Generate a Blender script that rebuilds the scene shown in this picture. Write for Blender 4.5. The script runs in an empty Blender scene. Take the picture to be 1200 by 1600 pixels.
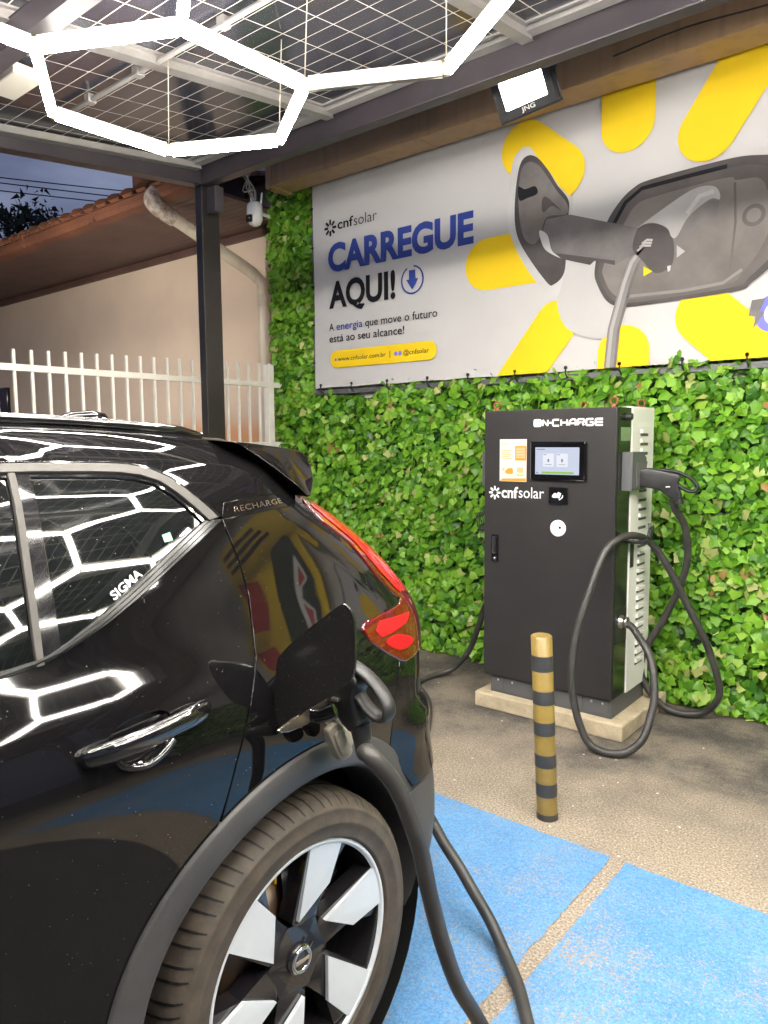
import bpy, bmesh, math, random
import numpy as np
from mathutils import Vector, Matrix
from mathutils.geometry import delaunay_2d_cdt
random.seed(7); rng = np.random.default_rng(11)
SC = bpy.context.scene; COL = SC.collection; R = math.radians; PI = math.pi

# ------------------------------------------------------------------ camera, sky, exposure
cd = bpy.data.cameras.new('camera'); cam = bpy.data.objects.new('camera', cd); COL.objects.link(cam)
cd.sensor_fit = 'VERTICAL'; cd.sensor_height = 24.0; cd.lens = 1145.0 / 1600 * 24; cd.clip_start = .05; cd.clip_end = 600
yaw, pitch, roll = R(39.36), R(5.686), R(.438)
f_ = Vector((-math.sin(yaw) * math.cos(pitch), math.cos(yaw) * math.cos(pitch), -math.sin(pitch)))
r_ = Vector((math.cos(yaw), math.sin(yaw), 0)); d_ = f_.cross(r_)
rr = r_ * math.cos(roll) + d_ * math.sin(roll); dd = -r_ * math.sin(roll) + d_ * math.cos(roll)
cam.matrix_world = Matrix(((rr.x, -dd.x, -f_.x, 0), (rr.y, -dd.y, -f_.y, 0), (rr.z, -dd.z, -f_.z, 1.51), (0, 0, 0, 1)))
SC.camera = cam
SC.view_settings.view_transform = 'Standard'; SC.view_settings.look = 'None'
SC.view_settings.exposure = 0.17; SC.view_settings.gamma = 1.0
TUBE_E = 105.0; FLOOD_E = 160.0; SKY_E = .085
W = bpy.data.worlds.new('World'); SC.world = W; W.use_nodes = True
def world():
    nt = W.node_tree; nt.nodes.clear(); N = nt.nodes.new; L = nt.links.new
    out = N('ShaderNodeOutputWorld'); bg = N('ShaderNodeBackground'); sky = N('ShaderNodeTexSky')
    sky.sky_type = 'NISHITA'; sky.sun_disc = False; sky.sun_elevation = R(-2.0); sky.sun_rotation = R(250)
    tc = N('ShaderNodeTexCoord'); mp = N('ShaderNodeMapping'); mp.inputs['Scale'].default_value = (1, 1, 3.0)
    nz = N('ShaderNodeTexNoise'); nz.inputs['Scale'].default_value = 3.2; nz.inputs['Detail'].default_value = 6; nz.inputs['Roughness'].default_value = .55
    rp = N('ShaderNodeValToRGB'); rp.color_ramp.elements[0].position = .38; rp.color_ramp.elements[0].color = (.60, .63, .85, 1)
    rp.color_ramp.elements[1].position = .72; rp.color_ramp.elements[1].color = (1.9, 1.9, 1.95, 1)
    mul = N('ShaderNodeMixRGB'); mul.blend_type = 'MULTIPLY'; mul.inputs[0].default_value = 1
    add = N('ShaderNodeMixRGB'); add.blend_type = 'ADD'; add.inputs[0].default_value = 1; add.inputs[2].default_value = (1.1, 1.3, 1.95, 1)
    L(tc.outputs['Generated'], mp.inputs[0]); L(mp.outputs[0], nz.inputs['Vector']); L(nz.outputs['Fac'], rp.inputs[0])
    L(sky.outputs[0], add.inputs[1]); L(add.outputs[0], mul.inputs[1]); L(rp.outputs[0], mul.inputs[2]); L(mul.outputs[0], bg.inputs[0])
    bg.inputs[1].default_value = SKY_E; L(bg.outputs[0], out.inputs[0])
world()

# ------------------------------------------------------------------ materials
def mat(name, col, rough=.5, metal=0., spec=.5, coat=0., var=None, bump=None, emit=None, trans=0., dust=None, streak=None):
    m = bpy.data.materials.new(name); m.use_nodes = True; nt = m.node_tree; N = nt.nodes.new; L = nt.links.new
    b = nt.nodes['Principled BSDF']; I = b.inputs
    I['Base Color'].default_value = (*col, 1); I['Roughness'].default_value = rough; I['Metallic'].default_value = metal
    I['Specular IOR Level'].default_value = spec; I['Coat Weight'].default_value = coat; I['Coat Roughness'].default_value = .03
    if trans: I['Transmission Weight'].default_value = trans
    tc = N('ShaderNodeTexCoord') if (var or bump or dust or streak) else None
    cur = None
    if var:      # (scale, colour 2, [detail])
        nz = N('ShaderNodeTexNoise'); nz.inputs['Scale'].default_value = var[0]; nz.inputs['Detail'].default_value = 6; nz.inputs['Roughness'].default_value = .6
        L(tc.outputs['Object'], nz.inputs['Vector'])
        rp = N('ShaderNodeValToRGB'); rp.color_ramp.elements[0].position = .35; rp.color_ramp.elements[1].position = .68
        rp.color_ramp.elements[0].color = (*col, 1); rp.color_ramp.elements[1].color = (*var[1], 1)
        L(nz.outputs['Fac'], rp.inputs[0]); cur = rp.outputs[0]
    if streak:   # vertical dirt streaks: (colour, amount)
        mp = N('ShaderNodeMapping'); mp.inputs['Scale'].default_value = (9, 9, .6); L(tc.outputs['Object'], mp.inputs[0])
        nz = N('ShaderNodeTexNoise'); nz.inputs['Scale'].default_value = 1.5; nz.inputs['Detail'].default_value = 5; L(mp.outputs[0], nz.inputs['Vector'])
        rp = N('ShaderNodeValToRGB'); rp.color_ramp.elements[0].position = .5; rp.color_ramp.elements[1].position = .8
        rp.color_ramp.elements[1].color = (streak[1],) * 3 + (1,); rp.color_ramp.elements[0].color = (0, 0, 0, 1); L(nz.outputs['Fac'], rp.inputs[0])
        mx = N('ShaderNodeMixRGB'); L(rp.outputs[0], mx.inputs[0]); mx.inputs[2].default_value = (*streak[0], 1)
        if cur: L(cur, mx.inputs[1])
        else: mx.inputs[1].default_value = (*col, 1)
        cur = mx.outputs[0]
    if dust:     # (scale, threshold, colour, haze) specks of dust on a surface
        vo = N('ShaderNodeTexVoronoi'); vo.inputs['Scale'].default_value = dust[0]; L(tc.outputs['Object'], vo.inputs['Vector'])
        lt = N('ShaderNodeMath'); lt.operation = 'LESS_THAN'; lt.inputs[1].default_value = dust[1]; L(vo.outputs['Distance'], lt.inputs[0])
        nz = N('ShaderNodeTexNoise'); nz.inputs['Scale'].default_value = dust[0] * .35; nz.inputs['Detail'].default_value = 3; L(tc.outputs['Object'], nz.inputs['Vector'])
        g = N('ShaderNodeMath'); g.operation = 'GREATER_THAN'; g.inputs[1].default_value = .56; L(nz.outputs['Fac'], g.inputs[0])
        m1 = N('ShaderNodeMath'); m1.operation = 'MULTIPLY'; L(lt.outputs[0], m1.inputs[0]); L(g.outputs[0], m1.inputs[1])
        n2 = N('ShaderNodeTexNoise'); n2.inputs['Scale'].default_value = 5; n2.inputs['Detail'].default_value = 8; L(tc.outputs['Object'], n2.inputs['Vector'])
        m2 = N('ShaderNodeMath'); m2.operation = 'MULTIPLY_ADD'; m2.inputs[1].default_value = dust[3]; L(n2.outputs['Fac'], m2.inputs[0]); L(m1.outputs[0], m2.inputs[2])
        m2.use_clamp = True
        mx = N('ShaderNodeMixRGB'); L(m2.outputs[0], mx.inputs[0]); mx.inputs[2].default_value = (*dust[2], 1)
        if cur: L(cur, mx.inputs[1])
        else: mx.inputs[1].default_value = (*col, 1)
        cur = mx.outputs[0]
        mr = N('ShaderNodeMath'); mr.operation = 'MULTIPLY_ADD'; mr.inputs[1].default_value = .5; mr.inputs[2].default_value = rough; L(m1.outputs[0], mr.inputs[0]); L(mr.outputs[0], I['Roughness'])
    if cur: L(cur, I['Base Color'])
    if bump:     # (scale, strength, [distance])
        nz = N('ShaderNodeTexNoise'); nz.inputs['Scale'].default_value = bump[0]; nz.inputs['Detail'].default_value = 4
        L(tc.outputs['Object'], nz.inputs['Vector']); bp = N('ShaderNodeBump'); bp.inputs['Strength'].default_value = bump[1]; bp.inputs['Distance'].default_value = bump[2] if len(bump) > 2 else .004
        L(nz.outputs['Fac'], bp.inputs['Height']); L(bp.outputs[0], I['Normal'])
    if emit: I['Emission Color'].default_value = (*emit[0], 1); I['Emission Strength'].default_value = emit[1]
    return m
M = {}
M['paint'] = mat('black_car_paint', (.004, .0038, .0042), .03, coat=0., spec=.44, dust=(105, .085, (.16, .15, .13), .004))
M['gap'] = mat('panel_gap', (.002, .002, .002), .6)
M['gloss'] = mat('gloss_black_trim', (.006, .006, .007), .06, coat=1.)
M['moulding'] = mat('black_moulding', (.005, .005, .005), .13, spec=.25)
M['glass'] = mat('privacy_glass', (.004, .005, .005), .012, spec=.55, coat=.3, dust=(110, .10, (.22, .21, .19), .006))
M['trim'] = mat('satin_window_trim', (.055, .050, .045), .6, metal=.0)
M['clad'] = mat('grey_plastic_cladding', (.040, .039, .041), .5, bump=(900, .25, .0006), var=(7, (.056, .053, .052)), dust=(180, .1, (.2, .18, .15), .01))
M['plastic'] = mat('black_plastic', (.014, .014, .015), .42, bump=(700, .15, .0005))
M['rubber'] = mat('tyre_rubber', (.045, .036, .028), .62, var=(22, (.082, .064, .046)), bump=(160, .3, .002))
M['alloy'] = mat('machined_alloy', (.62, .66, .70), .36, metal=.15, var=(6, (.70, .73, .76)))
M['rimblack'] = mat('black_alloy', (.012, .011, .013), .22, coat=.6)
M['chrome'] = mat('chrome', (.75, .74, .72), .12, metal=1.)
M['disc'] = mat('brake_metal', (.16, .13, .10), .45, metal=.8, var=(30, (.22, .12, .06)))
M['yellowtag'] = mat('yellow_tag', (.75, .42, .01), .5)
M['lamp_red'] = mat('red_lamp_plastic', (.085, .0008, .0016), .07, coat=1., spec=.6, bump=(60, .05, .002))
M['lamp_bright'] = mat('red_reflector', (.34, .002, .004), .5, spec=.2, coat=.1, bump=(420, .9, .003))
M['lamp_strip'] = mat('red_lamp_strip', (.34, .012, .010), .09, coat=.4, spec=.5)
M['white_letter'] = mat('white_letter', (.82, .81, .79), .45)
M['grey_rubber'] = mat('grey_rubber_cap', (.20, .18, .14), .6, var=(40, (.28, .25, .20)))
M['cable'] = mat('black_rubber_cable', (.022, .021, .021), .48, var=(9, (.046, .042, .038)), bump=(220, .25, .001))
M['charger'] = mat('charcoal_powder_coat', (.019, .0175, .018), .42, spec=.35, bump=(1400, .12, .0004), var=(2.5, (.023, .021, .0215)), dust=(38, .035, (.30, .27, .24), .018))
M['charger2'] = mat('grey_powder_coat', (.085, .086, .09), .45, bump=(1400, .12, .0004))
M['charger_side'] = mat('dark_gloss_side', (.016, .018, .015), .16, spec=.6)
M['ivory'] = mat('ivory_powder_coat', (.74, .74, .68), .42, var=(3, (.70, .69, .62)))
M['slot'] = mat('slot_dark', (.10, .10, .09), .7)
M['screen_bezel'] = mat('screen_bezel', (.004, .004, .005), .08, coat=1.)
M['screen'] = mat('lit_screen', (.02, .02, .02), .2, emit=((.62, .68, .84), .82))
M['screen_icon'] = mat('lit_screen_icon', (.02, .02, .02), .2, emit=((.84, .86, .95), .86))
M['screen_grey'] = mat('lit_screen_mark', (.02, .02, .02), .2, emit=((.22, .25, .33), .8))
M['screen_green'] = mat('lit_screen_green', (.02, .02, .02), .2, emit=((.28, .62, .05), .85))
M['poster'] = mat('poster_paper', (.60, .53, .50), .5)
M['orange'] = mat('poster_orange', (.62, .25, .015), .5)
M['orange_pale'] = mat('poster_pale_orange', (.66, .38, .18), .5)
M['poster_red'] = mat('print_red', (.50, .03, .02), .5)
M['rust'] = mat('rusty_steel', (.24, .07, .03), .65, metal=.2, var=(40, (.16, .06, .03)))
M['steel'] = mat('zinc_steel', (.55, .52, .46), .3, metal=1.)
M['concrete'] = mat('plinth_concrete', (.40, .33, .22), .88, var=(12, (.56, .47, .33)), bump=(70, .8, .006), dust=(45, .12, (.24, .19, .13), .12))
M['boll_y'] = mat('bollard_ochre', (.185, .125, .028), .33, var=(14, (.25, .17, .045)), bump=(80, .2, .002), dust=(120, .13, (.12, .09, .05), .06))
M['boll_k'] = mat('bollard_band', (.030, .030, .033), .5, var=(10, (.045, .043, .043)))
M['vinyl'] = mat('banner_vinyl', (.54, .525, .52), .65, spec=.3, var=(1.1, (.49, .475, .47)), bump=(2.2, .35, .03))
M['yellow'] = mat('print_yellow', (.78, .52, .012), .7, spec=.25, var=(1.4, (.82, .57, .016)))
M['blue'] = mat('print_blue', (.028, .052, .26), .7, spec=.25)
M['ink'] = mat('print_black', (.006, .006, .009), .7, spec=.25)
M['badge_blue'] = mat('print_violet', (.17, .18, .62), .7, spec=.25)
M['g_light'] = mat('print_light_grey', (.36, .345, .34), .7, spec=.25, var=(2.5, (.47, .455, .45)))
M['g_edge'] = mat('print_edge_grey', (.56, .55, .55), .7, spec=.25, var=(3, (.44, .43, .43)))
M['g_mid'] = mat('print_mid_grey', (.115, .105, .105), .7, spec=.25, var=(4, (.19, .175, .175)))
M['g_dark'] = mat('print_dark_grey', (.045, .040, .042), .7, spec=.25, var=(3, (.085, .075, .075)))
M['g_rec'] = mat('print_recess_grey', (.085, .076, .074), .7, spec=.25, var=(3.2, (.13, .115, .11)))
M['g_warm'] = mat('print_warm_grey', (.125, .11, .104), .7, spec=.25, var=(2.0, (.215, .192, .18)))
M['g_cab'] = mat('print_cable_grey', (.235, .22, .215), .7, spec=.25, var=(3, (.19, .178, .175))); M['g_hi'] = mat('print_highlight_grey', (.36, .34, .335), .7, spec=.25)
M['g_shade'] = mat('print_pale_shape', (.47, .455, .45), .7, spec=.25, var=(1.2, (.52, .505, .50)))
M['canopy'] = mat('canopy_steel', (.022, .018, .023), .42, var=(5, (.034, .028, .033)), bump=(80, .08, .001))
M['post'] = mat('post_steel', (.013, .0115, .012), .34, dust=(90, .05, (.4, .36, .32), .0))
M['alu'] = mat('white_aluminium', (.33, .31, .30), .45, metal=.3, var=(6, (.25, .235, .23)))
M['led'] = mat('led_tube_lit', (.9, .9, .88), .4, emit=((1., .955, .87), TUBE_E))
M['tube_off'] = mat('led_tube_housing', (.78, .73, .64), .4)
M['ledcap'] = mat('led_connector', (.80, .70, .40), .4, trans=.2)
M['wire'] = mat('thin_wire', (.42, .38, .30), .5)
M['blackwire'] = mat('black_wire', (.01, .01, .012), .6)
M['fascia'] = mat('ochre_fascia', (.27, .165, .075), .5, var=(4, (.33, .205, .10)), streak=((.10, .055, .03), .5))
M['fascia_d'] = mat('brown_eave', (.20, .10, .055), .5, var=(4, (.15, .075, .045)))
M['flood'] = mat('floodlight_lit', (.9, .9, .9), .3, emit=((1., .98, .93), FLOOD_E))
M['flood_fill'] = mat('house_fill_lit', (.9, .9, .9), .3, emit=((1., .94, .86), 640.0))  # lit face of the lamp added only to brighten the house wall
M['flood_body'] = mat('floodlight_body', (.02, .02, .022), .35)
M['wallp'] = mat('white_render', (.62, .58, .52), .85, var=(3, (.52, .48, .42)), bump=(40, .3, .004))
M['soffit'] = mat('soffit_boards', (.115, .062, .048), .55, var=(3, (.075, .040, .032)))
M['tile'] = mat('terracotta_tile', (.19, .070, .032), .75, var=(7, (.085, .038, .022)), bump=(50, .4, .006))
M['gutter'] = mat('orange_gutter', (.20, .075, .035), .6, var=(3, (.12, .045, .026)), streak=((.06, .03, .02), .7))
M['pvc'] = mat('cream_pvc_pipe', (.66, .58, .45), .45, var=(5, (.56, .48, .36)), streak=((.25, .2, .14), .5))
M['dirty'] = mat('mossy_pipe', (.22, .12, .075), .8, var=(24, (.62, .56, .48)))
M['fence'] = mat('white_fence_paint', (.80, .76, .69), .4, var=(6, (.70, .65, .57)))
M['dark_window'] = mat('dark_window', (.008, .008, .01), .05)
M['camwhite'] = mat('white_camera', (.80, .78, .74), .35)
M['bark'] = mat('bark', (.05, .035, .025), .9)
M['farleaf'] = mat('night_foliage', (.012, .018, .012), .8)

def add_nodes_house(m):   # orange street-lamp glow put into the colour of the lower house wall
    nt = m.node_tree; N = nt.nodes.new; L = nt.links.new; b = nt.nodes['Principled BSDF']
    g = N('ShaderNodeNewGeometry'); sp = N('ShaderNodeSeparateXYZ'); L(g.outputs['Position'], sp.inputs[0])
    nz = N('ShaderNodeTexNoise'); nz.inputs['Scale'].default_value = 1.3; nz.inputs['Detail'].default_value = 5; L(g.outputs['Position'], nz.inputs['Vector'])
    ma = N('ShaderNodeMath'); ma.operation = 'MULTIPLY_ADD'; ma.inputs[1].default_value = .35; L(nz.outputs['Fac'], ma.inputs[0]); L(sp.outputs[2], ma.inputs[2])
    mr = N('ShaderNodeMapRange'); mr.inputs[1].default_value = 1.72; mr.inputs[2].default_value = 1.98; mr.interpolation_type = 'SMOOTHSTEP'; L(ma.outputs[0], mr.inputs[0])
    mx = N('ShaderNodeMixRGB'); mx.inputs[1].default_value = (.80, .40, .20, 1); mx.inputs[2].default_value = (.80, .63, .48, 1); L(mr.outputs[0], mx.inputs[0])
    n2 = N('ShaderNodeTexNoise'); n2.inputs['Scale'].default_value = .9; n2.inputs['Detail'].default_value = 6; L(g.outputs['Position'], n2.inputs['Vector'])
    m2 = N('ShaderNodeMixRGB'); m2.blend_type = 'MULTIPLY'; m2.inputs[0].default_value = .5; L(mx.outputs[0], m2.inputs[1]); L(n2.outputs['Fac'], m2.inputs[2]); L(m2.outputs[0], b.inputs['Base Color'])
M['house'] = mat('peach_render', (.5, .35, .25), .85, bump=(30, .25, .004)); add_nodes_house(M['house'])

def ground_mat(name, paint=None):
    m = bpy.data.materials.new(name); m.use_nodes = True; nt = m.node_tree; N = nt.nodes.new; L = nt.links.new; b = nt.nodes['Principled BSDF']
    g = N('ShaderNodeNewGeometry'); P = g.outputs['Position']
    def noise(sc, det=5, ro=.6):
        n = N('ShaderNodeTexNoise'); n.inputs['Scale'].default_value = sc; n.inputs['Detail'].default_value = det; n.inputs['Roughness'].default_value = ro; L(P, n.inputs['Vector']); return n.outputs['Fac']
    def ramp(x, stops):
        r = N('ShaderNodeValToRGB'); e = r.color_ramp.elements
        e[0].position, e[0].color = stops[0][0], (*stops[0][1], 1); e[1].position, e[1].color = stops[-1][0], (*stops[-1][1], 1)
        for p, c in stops[1:-1]: k = e.new(p); k.color = (*c, 1)
        L(x, r.inputs[0]); return r.outputs[0]
    def mix(a, bb, f, mode='MIX'):
        x = N('ShaderNodeMixRGB'); x.blend_type = mode
        if isinstance(f, float): x.inputs[0].default_value = f
        else: L(f, x.inputs[0])
        L(a, x.inputs[1]) if not isinstance(a, tuple) else setattr(x.inputs[1], 'default_value', (*a, 1))
        L(bb, x.inputs[2]) if not isinstance(bb, tuple) else setattr(x.inputs[2], 'default_value', (*bb, 1)); return x.outputs[0]
    def math_(op, a, bb=None, c=None):
        x = N('ShaderNodeMath'); x.operation = op
        for k, v in enumerate((a, bb, c)):
            if v is None: continue
            if isinstance(v, (int, float)): x.inputs[k].default_value = v
            else: L(v, x.inputs[k])
        return x.outputs[0]
    speck = ramp(noise(120, 4, .75), [(.34, (.115, .098, .080)), (.47, (.275, .230, .182)), (.56, (.345, .295, .238)), (.68, (.60, .53, .44))])
    big = ramp(noise(1.1, 7, .65), [(.3, (.72, .70, .68)), (.7, (1.06, 1.04, 1.0))])
    base = mix(speck, big, 1.0, 'MULTIPLY')
    sp = N('ShaderNodeSeparateXYZ'); L(P, sp.inputs[0])
    # damp, tyre-blackened strip along the foot of the wall, with a ragged edge
    wob = math_('MULTIPLY_ADD', noise(1.5, 7, .65), 1.9, sp.outputs[1])
    mr = N('ShaderNodeMapRange'); mr.inputs[1].default_value = 3.5; mr.inputs[2].default_value = 4.4; mr.interpolation_type = 'SMOOTHSTEP'; L(wob, mr.inputs[0])
    stain = ramp(noise(110, 4, .75), [(.32, (.020, .019, .019)), (.55, (.062, .058, .054)), (.74, (.24, .215, .19))])
    patch = ramp(noise(2.3, 7, .72), [(.40, (.42, .42, .42)), (.58, (1, 1, 1))])
    base = mix(base, stain, math_('MULTIPLY', math_('MULTIPLY', mr.outputs[0], .95), patch))
    base = mix(base, stain, math_('MULTIPLY', ramp(noise(.9, 8, .7), [(.60, (0, 0, 0)), (.72, (1, 1, 1))]), .45))
    vo = N('ShaderNodeTexVoronoi'); vo.inputs['Scale'].default_value = 16; L(P, vo.inputs['Vector'])
    pale = math_('MULTIPLY', math_('LESS_THAN', vo.outputs['Distance'], .085), math_('GREATER_THAN', noise(7, 2), .58))
    base = mix(base, (.62, .56, .48), pale)
    if paint:
        blue = ramp(noise(2.2, 6), [(.3, (.062, .205, .44)), (.7, (.112, .275, .50))])
        blue = mix(blue, ramp(noise(120, 4, .75), [(.36, (.70, .74, .80)), (.66, (1.35, 1.25, 1.15))]), 1.0, 'MULTIPLY')
        wear = math_('ADD', math_('MULTIPLY', noise(105, 4, .8), .85), math_('MULTIPLY', noise(1.9, 6, .7), .50))
        fac = N('ShaderNodeMapRange'); fac.inputs[1].default_value = .725; fac.inputs[2].default_value = .775; L(wear, fac.inputs[0])
        tan = ramp(noise(170, 3, .7), [(.35, (.20, .165, .12)), (.65, (.40, .335, .25))])
        fine = N('ShaderNodeMapRange'); fine.inputs[1].default_value = .575; fine.inputs[2].default_value = .63; L(noise(175, 2, .6), fine.inputs[0])
        base = mix(mix(blue, tan, math_('MULTIPLY', fine.outputs[0], math_('MULTIPLY', noise(2.4, 5, .7), .85))), tan, math_('MULTIPLY', fac.outputs[0], .85))
    L(base, b.inputs['Base Color']); b.inputs['Roughness'].default_value = .8; b.inputs['Specular IOR Level'].default_value = .3
    bp = N('ShaderNodeBump'); bp.inputs['Strength'].default_value = .55; bp.inputs['Distance'].default_value = .004
    L(noise(120, 4, .75), bp.inputs['Height']); L(bp.outputs[0], b.inputs['Normal'])
    return m
M['asphalt'] = mat('dark_asphalt', (.040, .040, .043), .8, var=(60, (.065, .064, .066)), bump=(120, .5, .004))
M['ground'] = ground_mat('worn_asphalt'); M['bluepaint'] = ground_mat('worn_blue_paint', True)

def pv_mat():   # underside of a bifacial solar panel: dark cells, pale lattice between them
    m = bpy.data.materials.new('solar_cells'); m.use_nodes = True; nt = m.node_tree; N = nt.nodes.new; L = nt.links.new; b = nt.nodes['Principled BSDF']
    tc = N('ShaderNodeTexCoord'); sp = N('ShaderNodeSeparateXYZ'); L(tc.outputs['Object'], sp.inputs[0])
    fs = []
    for ax, pitch, w in ((0, .1845, .013), (1, .0985, .022)):
        d = N('ShaderNodeMath'); d.operation = 'DIVIDE'; d.inputs[1].default_value = pitch; L(sp.outputs[ax], d.inputs[0])
        fr = N('ShaderNodeMath'); fr.operation = 'FRACT'; L(d.outputs[0], fr.inputs[0])
        ce = N('ShaderNodeMath'); ce.operation = 'COMPARE'; ce.inputs[1].default_value = .5; ce.inputs[2].default_value = w; L(fr.outputs[0], ce.inputs[0]); fs.append(ce.outputs[0])
    mxx = N('ShaderNodeMath'); mxx.operation = 'MAXIMUM'; L(fs[0], mxx.inputs[0]); L(fs[1], mxx.inputs[1])
    nz = N('ShaderNodeTexNoise'); nz.inputs['Scale'].default_value = 1.6; nz.inputs['Detail'].default_value = 5; L(tc.outputs['Object'], nz.inputs['Vector'])
    rp = N('ShaderNodeValToRGB'); rp.color_ramp.elements[0].position = .35; rp.color_ramp.elements[1].position = .7
    rp.color_ramp.elements[0].color = (.026, .027, .040, 1); rp.color_ramp.elements[1].color = (.050, .049, .066, 1); L(nz.outputs['Fac'], rp.inputs[0])
    mx = N('ShaderNodeMixRGB'); mx.inputs[2].default_value = (.72, .66, .58, 1); L(rp.outputs[0], mx.inputs[1]); L(mxx.outputs[0], mx.inputs[0]); L(mx.outputs[0], b.inputs['Base Color'])
    b.inputs['Roughness'].default_value = .16; b.inputs['Specular IOR Level'].default_value = .5
    return m
M['pv'] = pv_mat()

def leaf_mat():
    m = bpy.data.materials.new('ivy_leaf'); m.use_nodes = True; nt = m.node_tree; N = nt.nodes.new; L = nt.links.new; b = nt.nodes['Principled BSDF']
    at = N('ShaderNodeAttribute'); at.attribute_name = 'tint'
    rp = N('ShaderNodeValToRGB'); e = rp.color_ramp.elements
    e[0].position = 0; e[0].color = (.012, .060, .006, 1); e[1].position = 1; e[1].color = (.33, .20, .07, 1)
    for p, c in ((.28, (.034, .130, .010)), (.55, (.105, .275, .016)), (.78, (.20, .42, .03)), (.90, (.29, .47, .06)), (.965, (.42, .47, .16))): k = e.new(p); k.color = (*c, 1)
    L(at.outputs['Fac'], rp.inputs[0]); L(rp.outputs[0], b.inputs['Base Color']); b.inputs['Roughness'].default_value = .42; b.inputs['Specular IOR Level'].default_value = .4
    tr = N('ShaderNodeBsdfTranslucent'); L(rp.outputs[0], tr.inputs[0]); ms = N('ShaderNodeMixShader'); ms.inputs[0].default_value = .22
    L(b.outputs[0], ms.inputs[1]); L(tr.outputs[0], ms.inputs[2]); L(ms.outputs[0], nt.nodes['Material Output'].inputs[0])
    return m
M['leaf'] = leaf_mat(); M['ivyback'] = mat('ivy_backing', (.012, .035, .008), .9)

# ------------------------------------------------------------------ mesh helpers
def tag(o, label=None, cat=None, group=None, kind=None):
    for k, v in (('label', label), ('category', cat), ('group', group), ('kind', kind)):
        if v: o[k] = v
    return o
def link(name, me, mats, parent=None, smooth=False):
    o = bpy.data.objects.new(name, me); COL.objects.link(o)
    for m in (mats if isinstance(mats, (list, tuple)) else [mats]): me.materials.append(M[m] if isinstance(m, str) else m)
    if parent:
        o.parent = parent; o.matrix_parent_inverse = Matrix.Translation(-parent_loc(parent))
    if smooth: me.polygons.foreach_set('use_smooth', [True] * len(me.polygons))
    return o
def parent_loc(p):
    v = Vector((0, 0, 0))
    while p: v = v + p.location + p.matrix_parent_inverse.translation; p = p.parent
    return v
def empty(name, loc, label, cat, group=None):
    o = bpy.data.objects.new(name, None); COL.objects.link(o); o.location = loc; o.empty_display_size = .1
    return tag(o, label, cat, group)
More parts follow.
